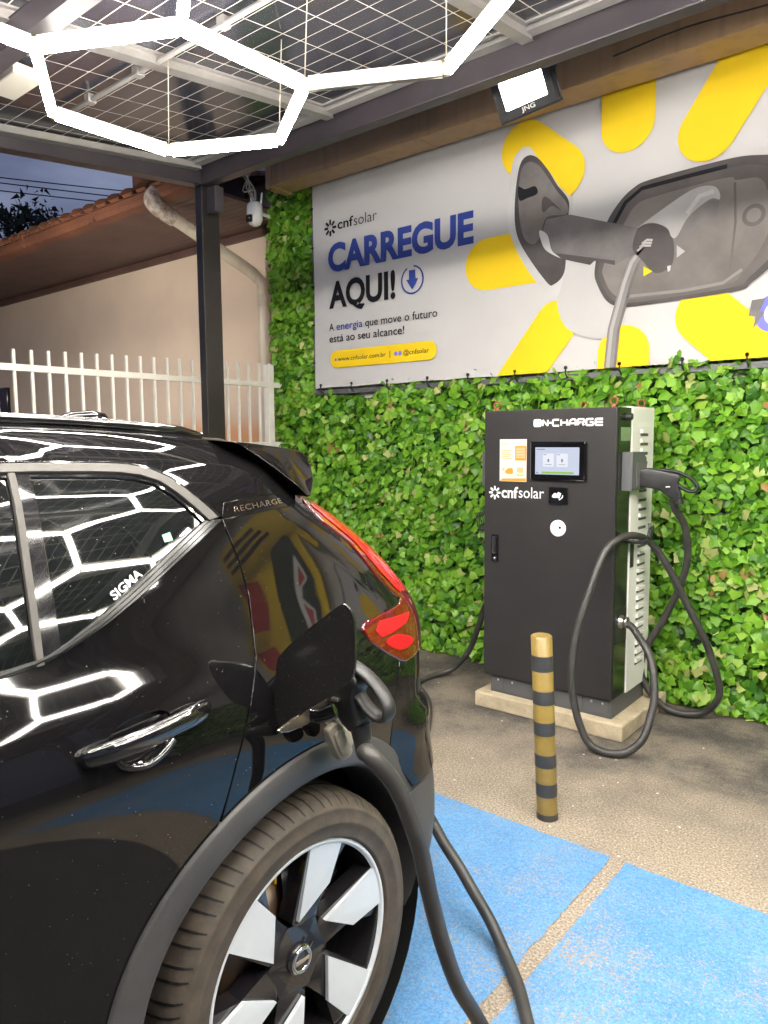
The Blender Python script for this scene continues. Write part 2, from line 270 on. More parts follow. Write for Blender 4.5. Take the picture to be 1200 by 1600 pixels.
class MB:
    def __init__(s): s.v = []; s.f = []; s.m = []; s.sm = []
    def add(s, V, F, mi=0, smooth=False):
        k = len(s.v); s.v += [tuple(map(float, v)) for v in V]; s.f += [tuple(i + k for i in f) for f in F]; s.m += [mi] * len(F); s.sm += [smooth] * len(F); return s
    def box(s, x0, x1, y0, y1, z0, z1, bev=0., mi=0, seg=2):
        bm = bmesh.new(); bmesh.ops.create_cube(bm, size=1)
        for v in bm.verts: v.co = Vector(((x0 + x1) / 2 + v.co.x * (x1 - x0), (y0 + y1) / 2 + v.co.y * (y1 - y0), (z0 + z1) / 2 + v.co.z * (z1 - z0)))
        return s.bm(bm, bev, mi, seg)
    def bm(s, bm, bev=0., mi=0, seg=2, smooth=False):
        if bev: bmesh.ops.bevel(bm, geom=list(bm.edges), offset=bev, segments=seg, profile=.6, affect='EDGES', clamp_overlap=True)
        bmesh.ops.recalc_face_normals(bm, faces=bm.faces)
        bm.verts.index_update(); s.add([v.co for v in bm.verts], [[v.index for v in f.verts] for f in bm.faces], mi, smooth); bm.free(); return s
    def beam(s, a, b, w, h, up=(0, 0, 1), bev=0., mi=0):   # box along a-b
        a, b = Vector(a), Vector(b); t = (b - a).normalized(); sd = t.cross(Vector(up)).normalized(); u = sd.cross(t)
        bm = bmesh.new(); bmesh.ops.create_cube(bm, size=1); mid = (a + b) / 2; Ln = (b - a).length
        for v in bm.verts: v.co = mid + t * (v.co.x * Ln) + sd * (v.co.y * w) + u * (v.co.z * h)
        return s.bm(bm, bev, mi)
    def tube(s, pts, r, seg=12, mi=0, closed=False, sub=0, ell=None, caps=True):
        P = [Vector(p) for p in pts]; rs = list(r) if isinstance(r, (list, tuple)) else [r] * len(P)
        if sub:
            Q, q = [], []
            n = len(P)
            rngk = range(n if closed else n - 1)
            for i in rngk:
                g = lambda k: P[k % n] if closed else P[min(max(k, 0), n - 1)]
                h = lambda k: rs[k % n] if closed else rs[min(max(k, 0), n - 1)]
                for j in range(sub):
                    t = j / sub; p0, p1, p2, p3 = g(i - 1), g(i), g(i + 1), g(i + 2)
                    Q.append(.5 * (2 * p1 + (p2 - p0) * t + (2 * p0 - 5 * p1 + 4 * p2 - p3) * t * t + (3 * p1 - p0 - 3 * p2 + p3) * t ** 3))
                    q.append(h(i) * (1 - t) + h(i + 1) * t)
            if not closed: Q.append(P[-1]); q.append(rs[-1])
            P, rs = Q, q
        n = len(P); V = []; F = []
        T = [(P[(i + 1) % n] - P[i - 1] if closed else P[min(i + 1, n - 1)] - P[max(i - 1, 0)]).normalized() for i in range(n)]
        u = T[0].orthogonal().normalized() if ell is None else (Vector(ell[2]) - T[0] * T[0].dot(Vector(ell[2]))).normalized()
        for i in range(n):
            if ell is None: u = (u - T[i] * u.dot(T[i])).normalized()
            else: u = (Vector(ell[2]) - T[i] * T[i].dot(Vector(ell[2]))).normalized()
            w = T[i].cross(u); a, b = (1, 1) if ell is None else (ell[0], ell[1])
            for k in range(seg): th = 2 * PI * k / seg; V.append(P[i] + (u * math.cos(th) * a + w * math.sin(th) * b) * rs[i])
        for i in range(n if closed else n - 1):
            for k in range(seg):
                i2 = (i + 1) % n; F.append((i * seg + k, i2 * seg + k, i2 * seg + (k + 1) % seg, i * seg + (k + 1) % seg))
        s.add(V, F, mi, True)
        if caps and not closed:
            s.add(V[:seg], [tuple(range(seg))[::-1]], mi); s.add(V[-seg:], [tuple(range(seg))], mi)
        return s
    def lathe(s, prof, c, axis='x', seg=48, mi=0, smooth=True, a0=0, a1=2 * PI):   # prof: (radius, along)
        V = []; F = []; n = len(prof); full = abs(a1 - a0 - 2 * PI) < 1e-6; m = seg if full else seg + 1
        for i in range(m):
            th = a0 + (a1 - a0) * i / seg; co, si = math.cos(th), math.sin(th)
            for r, h in prof:
                V.append({'x': (c[0] + h, c[1] + r * co, c[2] + r * si), 'z': (c[0] + r * co, c[1] + r * si, c[2] + h), 'y': (c[0] + r * co, c[1] + h, c[2] + r * si)}[axis])
        for i in range(seg):
            j = (i + 1) % m
            for k in range(n - 1): F.append((i * n + k, j * n + k, j * n + k + 1, i * n + k + 1))
        return s.add(V, F, mi, smooth)
    def prism(s, pts, org, eu, ev, depth, mi=0, bev=0.):   # polygon (u, v) in a plane, thickness along eu x ev
        eu, ev, org = Vector(eu), Vector(ev), Vector(org); n = eu.cross(ev).normalized()
        bm = bmesh.new(); lo = [bm.verts.new(org + eu * p[0] + ev * p[1]) for p in pts]; f = bm.faces.new(lo)
        bm.normal_update(); r = bmesh.ops.extrude_face_region(bm, geom=[f])
        for g in r['geom']:
            if isinstance(g, bmesh.types.BMVert): g.co += n * depth
        big = [e for e in bm.edges if abs((e.verts[0].co - e.verts[1].co).normalized().dot(n)) < .5] if bev else []
        if bev: bmesh.ops.bevel(bm, geom=big, offset=bev, segments=2, profile=.6, affect='EDGES', clamp_overlap=True)
        return s.bm(bm, 0, mi)
    def build(s, name, mats, parent=None, recalc=False):
        me = bpy.data.meshes.new(name); me.from_pydata(s.v, [], s.f); me.polygons.foreach_set('material_index', s.m); me.polygons.foreach_set('use_smooth', s.sm)
        if recalc:
            bm = bmesh.new(); bm.from_mesh(me); bmesh.ops.recalc_face_normals(bm, faces=bm.faces); bm.to_mesh(me); bm.free()
        me.update(); return link(name, me, mats, parent)
def fast_mesh(name, V, tris, mats, parent=None):
    me = bpy.data.meshes.new(name); V = np.asarray(V, np.float32); T = np.asarray(tris, np.int32)
    me.vertices.add(len(V)); me.vertices.foreach_set('co', V.ravel()); me.loops.add(T.size); me.loops.foreach_set('vertex_index', T.ravel())
    me.polygons.add(len(T)); me.polygons.foreach_set('loop_start', np.arange(0, T.size, 3, dtype=np.int32)); me.polygons.foreach_set('loop_total', np.full(len(T), 3, np.int32))
    me.update(calc_edges=True); me.validate(); return link(name, me, mats, parent)
def smooth_poly(pts, sub=6, closed=True):
    P = [Vector((p[0], p[1], 0)) for p in pts]; n = len(P); Q = []
    for i in range(n):
        p0, p1, p2, p3 = P[i - 1], P[i], P[(i + 1) % n], P[(i + 2) % n]
        for j in range(sub):
            t = j / sub; q = .5 * (2 * p1 + (p2 - p0) * t + (2 * p0 - 5 * p1 + 4 * p2 - p3) * t * t + (3 * p1 - p0 - 3 * p2 + p3) * t ** 3); Q.append((q.x, q.y))
    return Q
def round_poly(pts, r, seg=6):
    n = len(pts); Q = []
    for i in range(n):
        p = Vector((*pts[i],)); a = Vector((*pts[i - 1],)); b = Vector((*pts[(i + 1) % n],)); da, db = (a - p), (b - p); rad = r[i] if isinstance(r, (list, tuple)) else r
        k = min(rad, da.length * .48, db.length * .48); A = p + da.normalized() * k; B = p + db.normalized() * k
        for j in range(seg + 1): t = j / seg; q = A * (1 - t) ** 2 + p * 2 * t * (1 - t) + B * t * t; Q.append((q.x, q.y))
    return Q
def text_tris(body, bold=0., shear=0., spacing=1.):
    cu = bpy.data.curves.new('lettering', 'FONT'); cu.body = body; cu.size = 1; cu.offset = bold; cu.shear = shear; cu.space_character = spacing; cu.resolution_u = 4
    cu.fill_mode = 'FRONT'; o = bpy.data.objects.new('lettering', cu); COL.objects.link(o); dg = bpy.context.evaluated_depsgraph_get(); me = o.evaluated_get(dg).to_mesh()
    V = np.array([v.co[:2] for v in me.vertices]); F = [tuple(p.vertices) for p in me.polygons]; o.evaluated_get(dg).to_mesh_clear(); bpy.data.objects.remove(o); bpy.data.curves.remove(cu)
    return V, F
def text_fit(body, x0, x1, zb, zt, bold=0., mapf=None, ref=None, **k):   # fit to x0..x1, baseline zb, top of capitals/ascenders zt
    V, F = text_tris(body, bold, **k); V = V.copy(); mn, mx = V[:, 0].min(), V[:, 0].max(); top = ref if ref else V[:, 1].max()
    V[:, 0] = x0 + (V[:, 0] - mn) / (mx - mn) * (x1 - x0); V[:, 1] = zb + V[:, 1] / top * (zt - zb)
    return V, F
def text_xz(mb, body, x0, x1, zb, zt, y, bold=0., mi=0, **k):
    V, F = text_fit(body, x0, x1, zb, zt, bold, **k); mb.add([(a, y, b) for a, b in V], F, mi)
def flat_xz(mb, pts, y, mi=0, holes=None):   # flat print facing -y
    n = len(pts); V = [(p[0], y, p[1]) for p in pts]
    from mathutils.geometry import tessellate_polygon
    T = tessellate_polygon([[Vector((p[0], p[1], 0)) for p in pts]]); F = []
    for t in T:
        a, b, c = (Vector(pts[i]) for i in t); F.append(t if (b - a).cross(c - a) > 0 else t[::-1])
    mb.add(V, F, mi)
def disc(cx, cz, r, n=32, rz=None): return [(cx + r * math.cos(2 * PI * k / n), cz + (rz or r) * math.sin(2 * PI * k / n)) for k in range(n)]
def capsule(a, b, r, n=14):
    a, b = Vector(a), Vector(b); t = math.atan2(b.y - a.y, b.x - a.x); Q = []
    for k in range(n + 1): th = t + PI / 2 + PI * k / n; Q.append((a.x + r * math.cos(th), a.y + r * math.sin(th)))
    for k in range(n + 1): th = t - PI / 2 + PI * k / n; Q.append((b.x + r * math.cos(th), b.y + r * math.sin(th)))
    return Q
def sun_icon(mb, cx, cz, r, y, mi=0):
    for k in range(8):
        th = PI / 8 + k * PI / 4 + PI / 8; c, s = math.cos(th), math.sin(th); flat_xz(mb, capsule((cx + c * r * .48, cz + s * r * .48), (cx + c * r * .86, cz + s * r * .86), r * .15, 6), y, mi)

# ------------------------------------------------------------------ setting: ground, painted bays
def sheet(name, x0, x1, y0, y1, z, m, nx=1, ny=1):
    mb = MB(); mb.add([(x0 + (x1 - x0) * i / nx, y0 + (y1 - y0) * j / ny, z) for j in range(ny + 1) for i in range(nx + 1)],
                      [(j * (nx + 1) + i, j * (nx + 1) + i + 1, (j + 1) * (nx + 1) + i + 1, (j + 1) * (nx + 1) + i) for j in range(ny) for i in range(nx)])
    return tag(mb.build(name, m), kind='structure')
tag(sheet('ground', -150, 150, -150, 150, 0, 'ground'), 'worn sandy asphalt of the charging bay, blackened along the wall')
def ragged(name, x0, x1, y0, y1):   # painted sheet with a slightly uneven edge
    P = []; n = 60
    for (ax, ay), (bx, by) in (((x0, y0), (x1, y0)), ((x1, y0), (x1, y1)), ((x1, y1), (x0, y1)), ((x0, y1), (x0, y0))):
        for k in range(n): t = k / n; P.append((ax + (bx - ax) * t + random.uniform(-.004, .004), ay + (by - ay) * t + random.uniform(-.005, .005)))
    mb = MB(); mb.add([(*p, .004) for p in P], [tuple(range(len(P)))]); return tag(mb.build(name, 'bluepaint'), kind='structure')
ragged('bay_marking', -3.45, -.962, 1.25, 2.45); ragged('bay_marking', -.908, 1.7, 1.48, 2.45)
tag(sheet('added_asphalt', -40, 40, -60, 1.24, .0025, 'asphalt'), 'dark asphalt sheet added out of view to darken the door reflection')  # unseen dark sheet added so the lower door reflects less blue
for x0 in (-1.0, -.62, 1.75): sheet('lane_line', x0, x0 + .06, -3.5, 1.09, .006, 'ground')

# ------------------------------------------------------------------ boundary wall, eave, ivy, banner
mb = MB(); mb.box(-4.62, 6, 4.26, 4.46, 0, 3.62); w = tag(mb.build('boundary_wall', 'wallp'), 'pale rendered wall behind the ivy and the printed banner', 'wall')
mb = MB(); ev = empty('eave_gutter', (-4.2, 3.9, 3.4), 'ochre metal gutter along the eave above the banner', 'gutter')
mb.box(-4.22, 5, 3.86, 4.06, 3.385, 3.56, .006); mb.build('trough', 'fascia', ev)
mb = MB(); mb.box(-4.28, -4.22, 3.85, 4.07, 3.375, 3.57, .004); mb.build('joint_cover', 'fascia', ev); mb = MB(); mb.box(-2.9, -2.86, 3.853, 4.06, 3.38, 3.565, .004); mb.build('joint_cover', 'fascia', ev)
mb = MB(); mb.beam((-4.2, 3.79, 3.64), (5, 3.79, 3.64), .02, .09, bev=.004); mb.tube([(-4.2, 3.78, 3.59), (5, 3.78, 3.59)], .016, 8); mb.box(-4.2, 5, 3.80, 4.26, 3.60, 3.63); mb.build('roof_edge', 'fascia_d', ev)
mb = MB(); mb.tube([(-1.6 + .35 * k, 3.84 + .0 * k, 3.46 + .02 * math.sin(k * 1.7)) for k in range(10)], .004, 6, sub=4)
tag(mb.build('wire', 'blackwire'), 'thin black wire sagging along the ochre gutter', 'wire')

LEAF = np.array([(0, 0), (-.14, .02), (-.44, -.04), (-.43, .20), (-.52, .43), (-.33, .54), (-.21, .70), (0, .92), (.21, .70), (.33, .54), (.52, .43), (.43, .20), (.44, -.04), (.14, .02), (0, .36)])
def leaves(n, xr, topf, y0, smin, smax, botf=lambda x: np.zeros_like(x), zshift=0):
    x = rng.uniform(*xr, n); lo = botf(x); hi = topf(x); z = lo + (hi - lo) * rng.uniform(0, 1, n)
    s = rng.uniform(smin, smax, n); dep = rng.uniform(0, 1, n) ** 1.2
    clump = (np.sin(x * 7.1 + 1.3 * np.sin(z * 5.3)) * np.sin(z * 8.7 + x * 2.1) + 1) * .5
    y = y0 - dep * .065 - clump * .03
    a = rng.normal(PI, .75, n); tx = rng.normal(.42, .38, n); ty = rng.normal(0, .42, n)   # in-plane angle (tip down), pitch, roll
    L2 = LEAF - np.array([0, .4]); k = len(LEAF); fold = rng.uniform(.10, .45, n)
    lx = L2[None, :, 0] * rng.uniform(.85, 1.1, n)[:, None]; lz = np.tile(L2[None, :, 1], (n, 1)); ly = np.abs(lx) * fold[:, None] + (lz ** 2) * rng.uniform(-.05, .35, n)[:, None]
    # pitch about x, roll about z, then in-plane rotation about y
    y1 = ly * np.cos(tx)[:, None] - lz * np.sin(tx)[:, None]; z1 = ly * np.sin(tx)[:, None] + lz * np.cos(tx)[:, None]
    x2 = lx * np.cos(ty)[:, None] - y1 * np.sin(ty)[:, None]; y2 = lx * np.sin(ty)[:, None] + y1 * np.cos(ty)[:, None]
    ca, sa = np.cos(a)[:, None], np.sin(a)[:, None]; X = x2 * ca - z1 * sa; Zz = x2 * sa + z1 * ca
    V = np.stack([x[:, None] + X * s[:, None], y[:, None] + y2 * s[:, None], z[:, None] + Zz * s[:, None]], -1)
    V[..., 2] = np.maximum(V[..., 2], .006)
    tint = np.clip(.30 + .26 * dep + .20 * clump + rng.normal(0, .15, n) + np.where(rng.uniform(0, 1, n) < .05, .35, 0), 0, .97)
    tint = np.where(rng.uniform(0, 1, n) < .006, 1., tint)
    ring = list(range(14)); T = np.array([(14, ring[i], ring[(i + 1) % 14]) for i in range(14)])
    Tn = (T[None] + (np.arange(n) * k)[:, None, None]).reshape(-1, 3)
    return V.reshape(-1, 3), Tn, np.repeat(tint, len(T))
def top_main(x): return np.where(x < -3.45, 1.845, 1.925) + .035 * np.sin(x * 9) + .02 * np.sin(x * 23)
parts = [leaves(17500, (-4.62, .35), top_main, 4.245, .042, .080), leaves(3000, (.35, 4.6), top_main, 4.245, .09, .13),
         leaves(3000, (-4.62, -4.13), lambda x: np.full_like(x, 3.58), 4.245, .045, .08, lambda x: np.full_like(x, 1.7)),
         leaves(900, (-4.6, 1.0), lambda x: np.full_like(x, .09), 4.20, .045, .075)]
V = []; T = []; C = []; k = 0
for a, b, c in parts: V.append(a); T.append(b + k); C.append(c); k += len(a)
ivy = empty('ivy_hedge', (-2, 4.25, 0), 'bright green artificial ivy covering the wall under and beside the banner', 'ivy')
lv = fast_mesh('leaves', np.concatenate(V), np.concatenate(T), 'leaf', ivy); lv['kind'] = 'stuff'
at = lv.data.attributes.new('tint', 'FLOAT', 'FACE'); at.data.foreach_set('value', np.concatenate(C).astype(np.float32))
mb = MB(); mb.box(-4.6, 4.6, 4.243, 4.258, 0, 1.82); mb.box(-4.6, -4.15, 4.243, 4.258, 1.82, 3.5); mb.build('backing', 'ivyback', ivy)

BY = 4.16; BX0, BX1, BZ0, BZ1 = -4.10, .56, 1.905, 3.487
ban = empty('banner', (-4.1, 4.18, 1.9), 'large printed vinyl banner with yellow rays, charging plug photo and Portuguese slogan', 'banner')
nx, nz = 120, 36; Vb = []; Fb = []
for j in range(nz + 1):
    for i in range(nx + 1):
        u, v = i / nx, j / nz; edge = min(v, 1 - v); sag = .006 * abs(math.sin(u * 36)) * math.exp(-edge * 9)
        Vb.append((BX0 + (BX1 - BX0) * u, BY + .004 + .006 * math.sin(u * 9 + v * 4) * math.sin(v * 3.1) + sag, BZ0 + (BZ1 - BZ0) * v + (sag * (1 if v < .5 else -1))))
for j in range(nz):
    for i in range(nx): q = j * (nx + 1) + i; Fb.append((q, q + 1, q + nx + 2, q + nx + 1))
MB().add(Vb, Fb, 0, True).build('vinyl_sheet', 'vinyl', ban)
mb = MB(); t = .03
mb.box(BX0 - .035, BX1 + .035, BY + .025, BY + .06, BZ0 - .045, BZ0 - .012); mb.box(BX0 - .035, BX1 + .035, BY + .025, BY + .06, BZ1 + .012, BZ1 + .045)
mb.box(BX0 - .035, BX0 - .005, BY + .025, BY + .06, BZ0 - .012, BZ1 + .012); mb.box(BX1 + .005, BX1 + .035, BY + .025, BY + .06, BZ0 - .012, BZ1 + .012); mb.build('frame', 'charger2', ban)
PY = BY - .006    # print layers, each a hair in front of the one below
def clip_z(pts):
    out = []
    for (lim, sgn) in ((BZ0 + .004, 1), (BZ1 - .004, -1)):
        out = []
        for i in range(len(pts)):
            a, b = pts[i - 1], pts[i]; ia, ib = (a[1] - lim) * sgn >= 0, (b[1] - lim) * sgn >= 0
            if ia != ib: t = (lim - a[1]) / (b[1] - a[1]); out.append((a[0] + (b[0] - a[0]) * t, lim))
            if ib: out.append(b)
        pts = out
    return pts
mb = MB()
for a, b, r in (((-2.275, 3.262), (-2.05, 3.07), .163), ((-1.641, 3.24), (-1.641, 3.8), .152), ((-1.215, 3.09), (-.86, 3.62), .15), ((-2.54, 2.618), (-2.1, 2.618), .162),
                ((-2.055, 2.195), (-2.42, 1.74), .138), ((-1.636, 1.995), (-1.636, 1.6), .15), ((-1.20, 2.155), (-.75, 1.73), .15), ((-.70, 2.62), (-.35, 2.62), .155),
                ((-.05, 3.05), (.22, 3.42), .15), ((-.05, 2.35), (.22, 2.02), .15)):
    q = clip_z(capsule(a, b, r))
    flat_xz(mb, q, PY, 0)
mb.build('ray_print', 'yellow', ban)
mb = MB()
FLAP = [(-2.272, 3.271), (-2.318, 3.256), (-2.36, 3.194), (-2.393, 2.974), (-2.388, 2.852), (-2.359, 2.738), (-2.263, 2.561), (-2.116, 2.373), (-2.079, 2.349), (-2.042, 2.364), (-2.015, 2.432), (-1.988, 2.545), (-1.972, 2.672), (-1.969, 2.812), (-1.981, 2.916), (-2.046, 2.993), (-2.105, 3.083), (-2.18, 3.178), (-2.234, 3.253)]
REC = [(-1.745, 2.734), (-1.675, 2.828), (-1.6, 2.885), (-1.501, 2.911), (-1.134, 2.925), (-.975, 2.912), (-.863, 2.871), (-.789, 2.754), (-.78, 2.541), (-.843, 2.402), (-.972, 2.29), (-1.066, 2.254), (-1.583, 2.242), (-1.674, 2.252), (-1.741, 2.294), (-1.797, 2.39), (-1.815, 2.468), (-1.788, 2.615)]
L1, L2, L3, L4, L5 = PY - .0015, PY - .003, PY - .0045, PY - .006, PY - .0075
MATS = ['g_shade', 'g_edge', 'g_dark', 'g_mid', 'g_light', 'g_rec', 'g_warm', 'yellow', 'vinyl', 'ink', 'g_cab', 'g_hi']
S4 = lambda p: smooth_poly(p, 5)
flat_xz(mb, S4([(-2.05, 2.36), (-1.99, 2.6), (-1.80, 2.52), (-1.80, 2.36), (-1.70, 2.23), (-1.60, 2.21), (-1.75, 2.08), (-1.98, 2.16)]), PY - .0007, 0)
flat_xz(mb, S4(FLAP), L1, 1)
flat_xz(mb, S4([(-2.256, 3.215), (-2.188, 3.186), (-2.113, 3.091), (-2.058, 3.002), (-1.985, 2.903), (-1.982, 2.819), (-1.998, 2.702), (-1.995, 2.545), (-2.012, 2.471), (-2.065, 2.43), (-2.117, 2.447), (-2.28, 2.671), (-2.336, 2.815), (-2.338, 3.003), (-2.309, 3.169)]), L2, 2)
flat_xz(mb, S4([(-2.248, 3.175), (-2.18, 3.14), (-2.112, 3.048), (-2.057, 2.965), (-1.995, 2.885), (-1.995, 2.821), (-2.123, 2.828), (-2.166, 2.718), (-2.219, 2.687), (-2.281, 2.751), (-2.314, 2.931), (-2.301, 3.127)]), L3, 3)
flat_xz(mb, [(-2.235, 3.12), (-2.13, 2.93), (-2.15, 2.84), (-2.20, 2.75), (-2.27, 2.80), (-2.29, 2.95)], L4, 6)
flat_xz(mb, S4([(-2.154, 2.926), (-2.125, 2.946), (-2.029, 2.849), (-2.088, 2.886), (-2.146, 2.859)]), L5, 2)
flat_xz(mb, S4([(-2.315, 3.045), (-2.269, 3.021), (-2.201, 3.024), (-2.185, 2.978), (-2.253, 2.965), (-2.306, 2.963)]), L5, 9)
flat_xz(mb, S4(REC), L1, 2)
flat_xz(mb, S4([(-1.70, 2.717), (-1.64, 2.815), (-1.549, 2.866), (-1.11, 2.878), (-.985, 2.868), (-.90, 2.83), (-.835, 2.742), (-.82, 2.575), (-.872, 2.431), (-.983, 2.318), (-1.072, 2.276), (-1.583, 2.262), (-1.668, 2.273), (-1.725, 2.311), (-1.777, 2.4), (-1.792, 2.465), (-1.762, 2.611)]), L2, 5)
flat_xz(mb, S4([(-1.646, 2.701), (-1.585, 2.786), (-1.486, 2.814), (-1.12, 2.833), (-1.065, 2.81), (-.961, 2.798), (-.917, 2.729), (-.891, 2.594), (-.937, 2.45), (-1.016, 2.352), (-1.1, 2.296), (-1.571, 2.28), (-1.655, 2.296), (-1.715, 2.341), (-1.757, 2.422), (-1.765, 2.474), (-1.721, 2.579)]), L3, 6)
flat_xz(mb, S4(disc(-.975, 2.62, .055, 12)), L4, 5); flat_xz(mb, S4(disc(-.975, 2.62, .035, 12)), L5, 6)
flat_xz(mb, [(-1.972, 2.815), (-1.672, 2.703), (-1.544, 2.658), (-1.565, 2.529), (-1.693, 2.485), (-1.814, 2.531), (-1.84, 2.51), (-1.896, 2.531), (-2.061, 2.596), (-2.159, 2.717), (-2.123, 2.815)], L4, 3)
flat_xz(mb, [(-2.061, 2.609), (-1.693, 2.508), (-1.692, 2.483), (-1.814, 2.525), (-1.84, 2.506), (-1.896, 2.525), (-2.024, 2.57)], L5, 2)
flat_xz(mb, S4([(-2.167, 2.758), (-2.114, 2.722), (-2.083, 2.626), (-2.017, 2.569), (-2.12, 2.632), (-2.159, 2.704)]), L5, 8)
L6, L7, L8 = PY - .009, PY - .0105, PY - .012
CP = [(-1.522, 2.558), (-1.583, 2.483), (-1.622, 2.379), (-1.654, 2.259), (-1.69, 2.125), (-1.708, 1.913)]
def ribbon(c, w):
    c = [Vector(p) for p in c]; l, r = [], []
    for i, p in enumerate(c): t = (c[min(i + 1, len(c) - 1)] - c[max(i - 1, 0)]).normalized(); n = Vector((-t.y, t.x)) * w; l.append(tuple(p + n)); r.append(tuple(p - n))
    return l + r[::-1]
flat_xz(mb, ribbon(CP, .036), L4, 3); flat_xz(mb, ribbon([(x - .005, z) for x, z in CP], .026), L5, 10); flat_xz(mb, ribbon([(x - .012, z) for x, z in CP], .010), L6, 11)
flat_xz(mb, ribbon([(-1.70, 2.717), (-1.64, 2.815), (-1.549, 2.872), (-1.30, 2.883), (-1.11, 2.888)], .011), L4, 9)
flat_xz(mb, ribbon([(-1.62, 2.30), (-1.30, 2.292), (-1.11, 2.305), (-1.02, 2.36)], .008), L4, 10); flat_xz(mb, ribbon([(-1.07, 2.80), (-1.06, 2.60), (-1.08, 2.33)], .006), L4, 5)
flat_xz(mb, S4([(-1.566, 2.66), (-1.519, 2.675), (-1.464, 2.668), (-1.403, 2.63), (-1.371, 2.568), (-1.363, 2.497), (-1.379, 2.428), (-1.462, 2.405), (-1.539, 2.489), (-1.591, 2.558)]), L6, 2)
flat_xz(mb, [(-1.353, 2.565), (-1.187, 2.732), (-1.142, 2.723), (-1.146, 2.654), (-1.212, 2.632), (-1.278, 2.587), (-1.347, 2.541)], L7, 3)
flat_xz(mb, S4([(-1.566, 2.662), (-1.471, 2.716), (-1.32, 2.791), (-1.24, 2.813), (-1.173, 2.802), (-1.144, 2.771), (-1.14, 2.729), (-1.188, 2.739), (-1.293, 2.671), (-1.348, 2.582), (-1.377, 2.581), (-1.403, 2.633), (-1.464, 2.67), (-1.519, 2.678)]), L8, 4)
flat_xz(mb, ribbon([(-1.30, 2.69), (-1.24, 2.765), (-1.17, 2.775)], .012), PY - .0135, 1)
for k in range(3): flat_xz(mb, ribbon([(-1.562 + .012 * k, 2.538 + .018 * k), (-1.53 + .01 * k, 2.562 + .014 * k), (-1.487 + .004 * k, 2.555 + .014 * k)], .006), PY - .0135, 4)
flat_xz(mb, [(-1.525, 2.45), (-1.524, 2.396), (-1.475, 2.416)], PY - .0135, 7); flat_xz(mb, [(-1.349, 2.535), (-1.347, 2.468), (-1.304, 2.495)], PY - .0135, 4)
flat_xz(mb, [(-1.397, 2.431), (-1.392, 2.401), (-1.38, 2.405), (-1.376, 2.434)], PY - .0135, 8)
mb.build('charging_plug_print', MATS, ban)
mb = MB()
text_xz(mb, 'CARREGUE', -3.935, -2.640, 2.776, 2.975, L1, .042, 0)
mb.build('slogan_lettering', 'blue', ban); mb = MB()
flat_xz(mb, [(-3.166, 2.67), (-3.166, 2.609), (-3.19, 2.609), (-3.138, 2.538), (-3.086, 2.609), (-3.112, 2.609), (-3.112, 2.67)], L1, 0)
ring = []; n = 40
for k in range(n + 1): th = R(118) + R(325) * k / n; ring.append((-3.138 + .092 * math.cos(th), 2.605 + .092 * math.sin(th)))
flat_xz(mb, ribbon(ring, .0055), L1, 0); mb.build('arrow_print', 'blue', ban); mb = MB()
text_xz(mb, 'energia', -3.857, -3.598, 2.333, 2.383, L1, .004, 0)
mb.build('slogan_lettering', 'blue', ban)
mb = MB()
text_xz(mb, 'AQUI!', -3.930, -3.288, 2.506, 2.698, L1, .032, 0, ref=.73)
mb.build('slogan_lettering', 'ink', ban); mb = MB()
text_xz(mb, 'A', -3.932, -3.886, 2.333, 2.388, L1, .004); mb.build('small_lettering', 'ink', ban); mb = MB(); text_xz(mb, 'que move o futuro', -3.571, -2.926, 2.333, 2.388, L1, .004)
mb.build('small_lettering', 'ink', ban); mb = MB(); text_xz(mb, 'está ao seu alcance!', -3.932, -3.21, 2.246, 2.302, L1, .004)
mb.build('small_lettering', 'ink', ban); mb = MB(); sun_icon(mb, -3.907, 3.090, .062, L1); text_xz(mb, 'cnf', -3.833, -3.676, 3.068, 3.138, L1, .018); text_xz(mb, 'solar', -3.670, -3.452, 3.064, 3.138, L1, -.008)
mb.build('logo_lettering', 'ink', ban)
mb = MB(); flat_xz(mb, capsule((-3.862, 2.116), (-2.997, 2.114), .065), L1, 0); mb.build('web_address_pill', 'yellow', ban)
mb = MB(); text_xz(mb, 'www.cnfsolar.com.br', -3.846, -3.378, 2.101, 2.132, L2, .006); mb.build('web_address_lettering', 'ink', ban); mb = MB(); flat_xz(mb, [(-3.342, 2.088), (-3.337, 2.088), (-3.337, 2.138), (-3.342, 2.138)], L2)
mb.build('divider_print', 'ink', ban); mb = MB(); text_xz(mb, '@cnfsolar', -3.219, -2.995, 2.099, 2.134, L2, .004); mb.build('web_address_lettering', 'ink', ban)
mb = MB(); flat_xz(mb, disc(-3.868, 2.113, .011, 14), L2); mb.build('icon_print', 'badge_blue', ban); mb = MB(); flat_xz(mb, disc(-3.284, 2.113, .016, 16), L2); flat_xz(mb, disc(-3.248, 2.113, .016, 16), L2); mb.build('icon_print', 'badge_blue', ban)
mb = MB(); flat_xz(mb, disc(-.86, 2.125, .095, 40), L1, 0); flat_xz(mb, [(-.968, 2.200), (-.981, 2.123), (-.946, 2.117), (-.958, 2.055), (-.905, 2.135), (-.932, 2.140), (-.903, 2.203)], L2, 1)
ring = [( -.845 + .052 * math.cos(R(60) + R(250) * k / 20), 2.122 + .052 * math.sin(R(60) + R(250) * k / 20)) for k in range(21)]; flat_xz(mb, ribbon(ring, .012), L2, 2)
mb.build('badge_print', ['badge_blue', 'g_mid', 'white_letter'], ban)
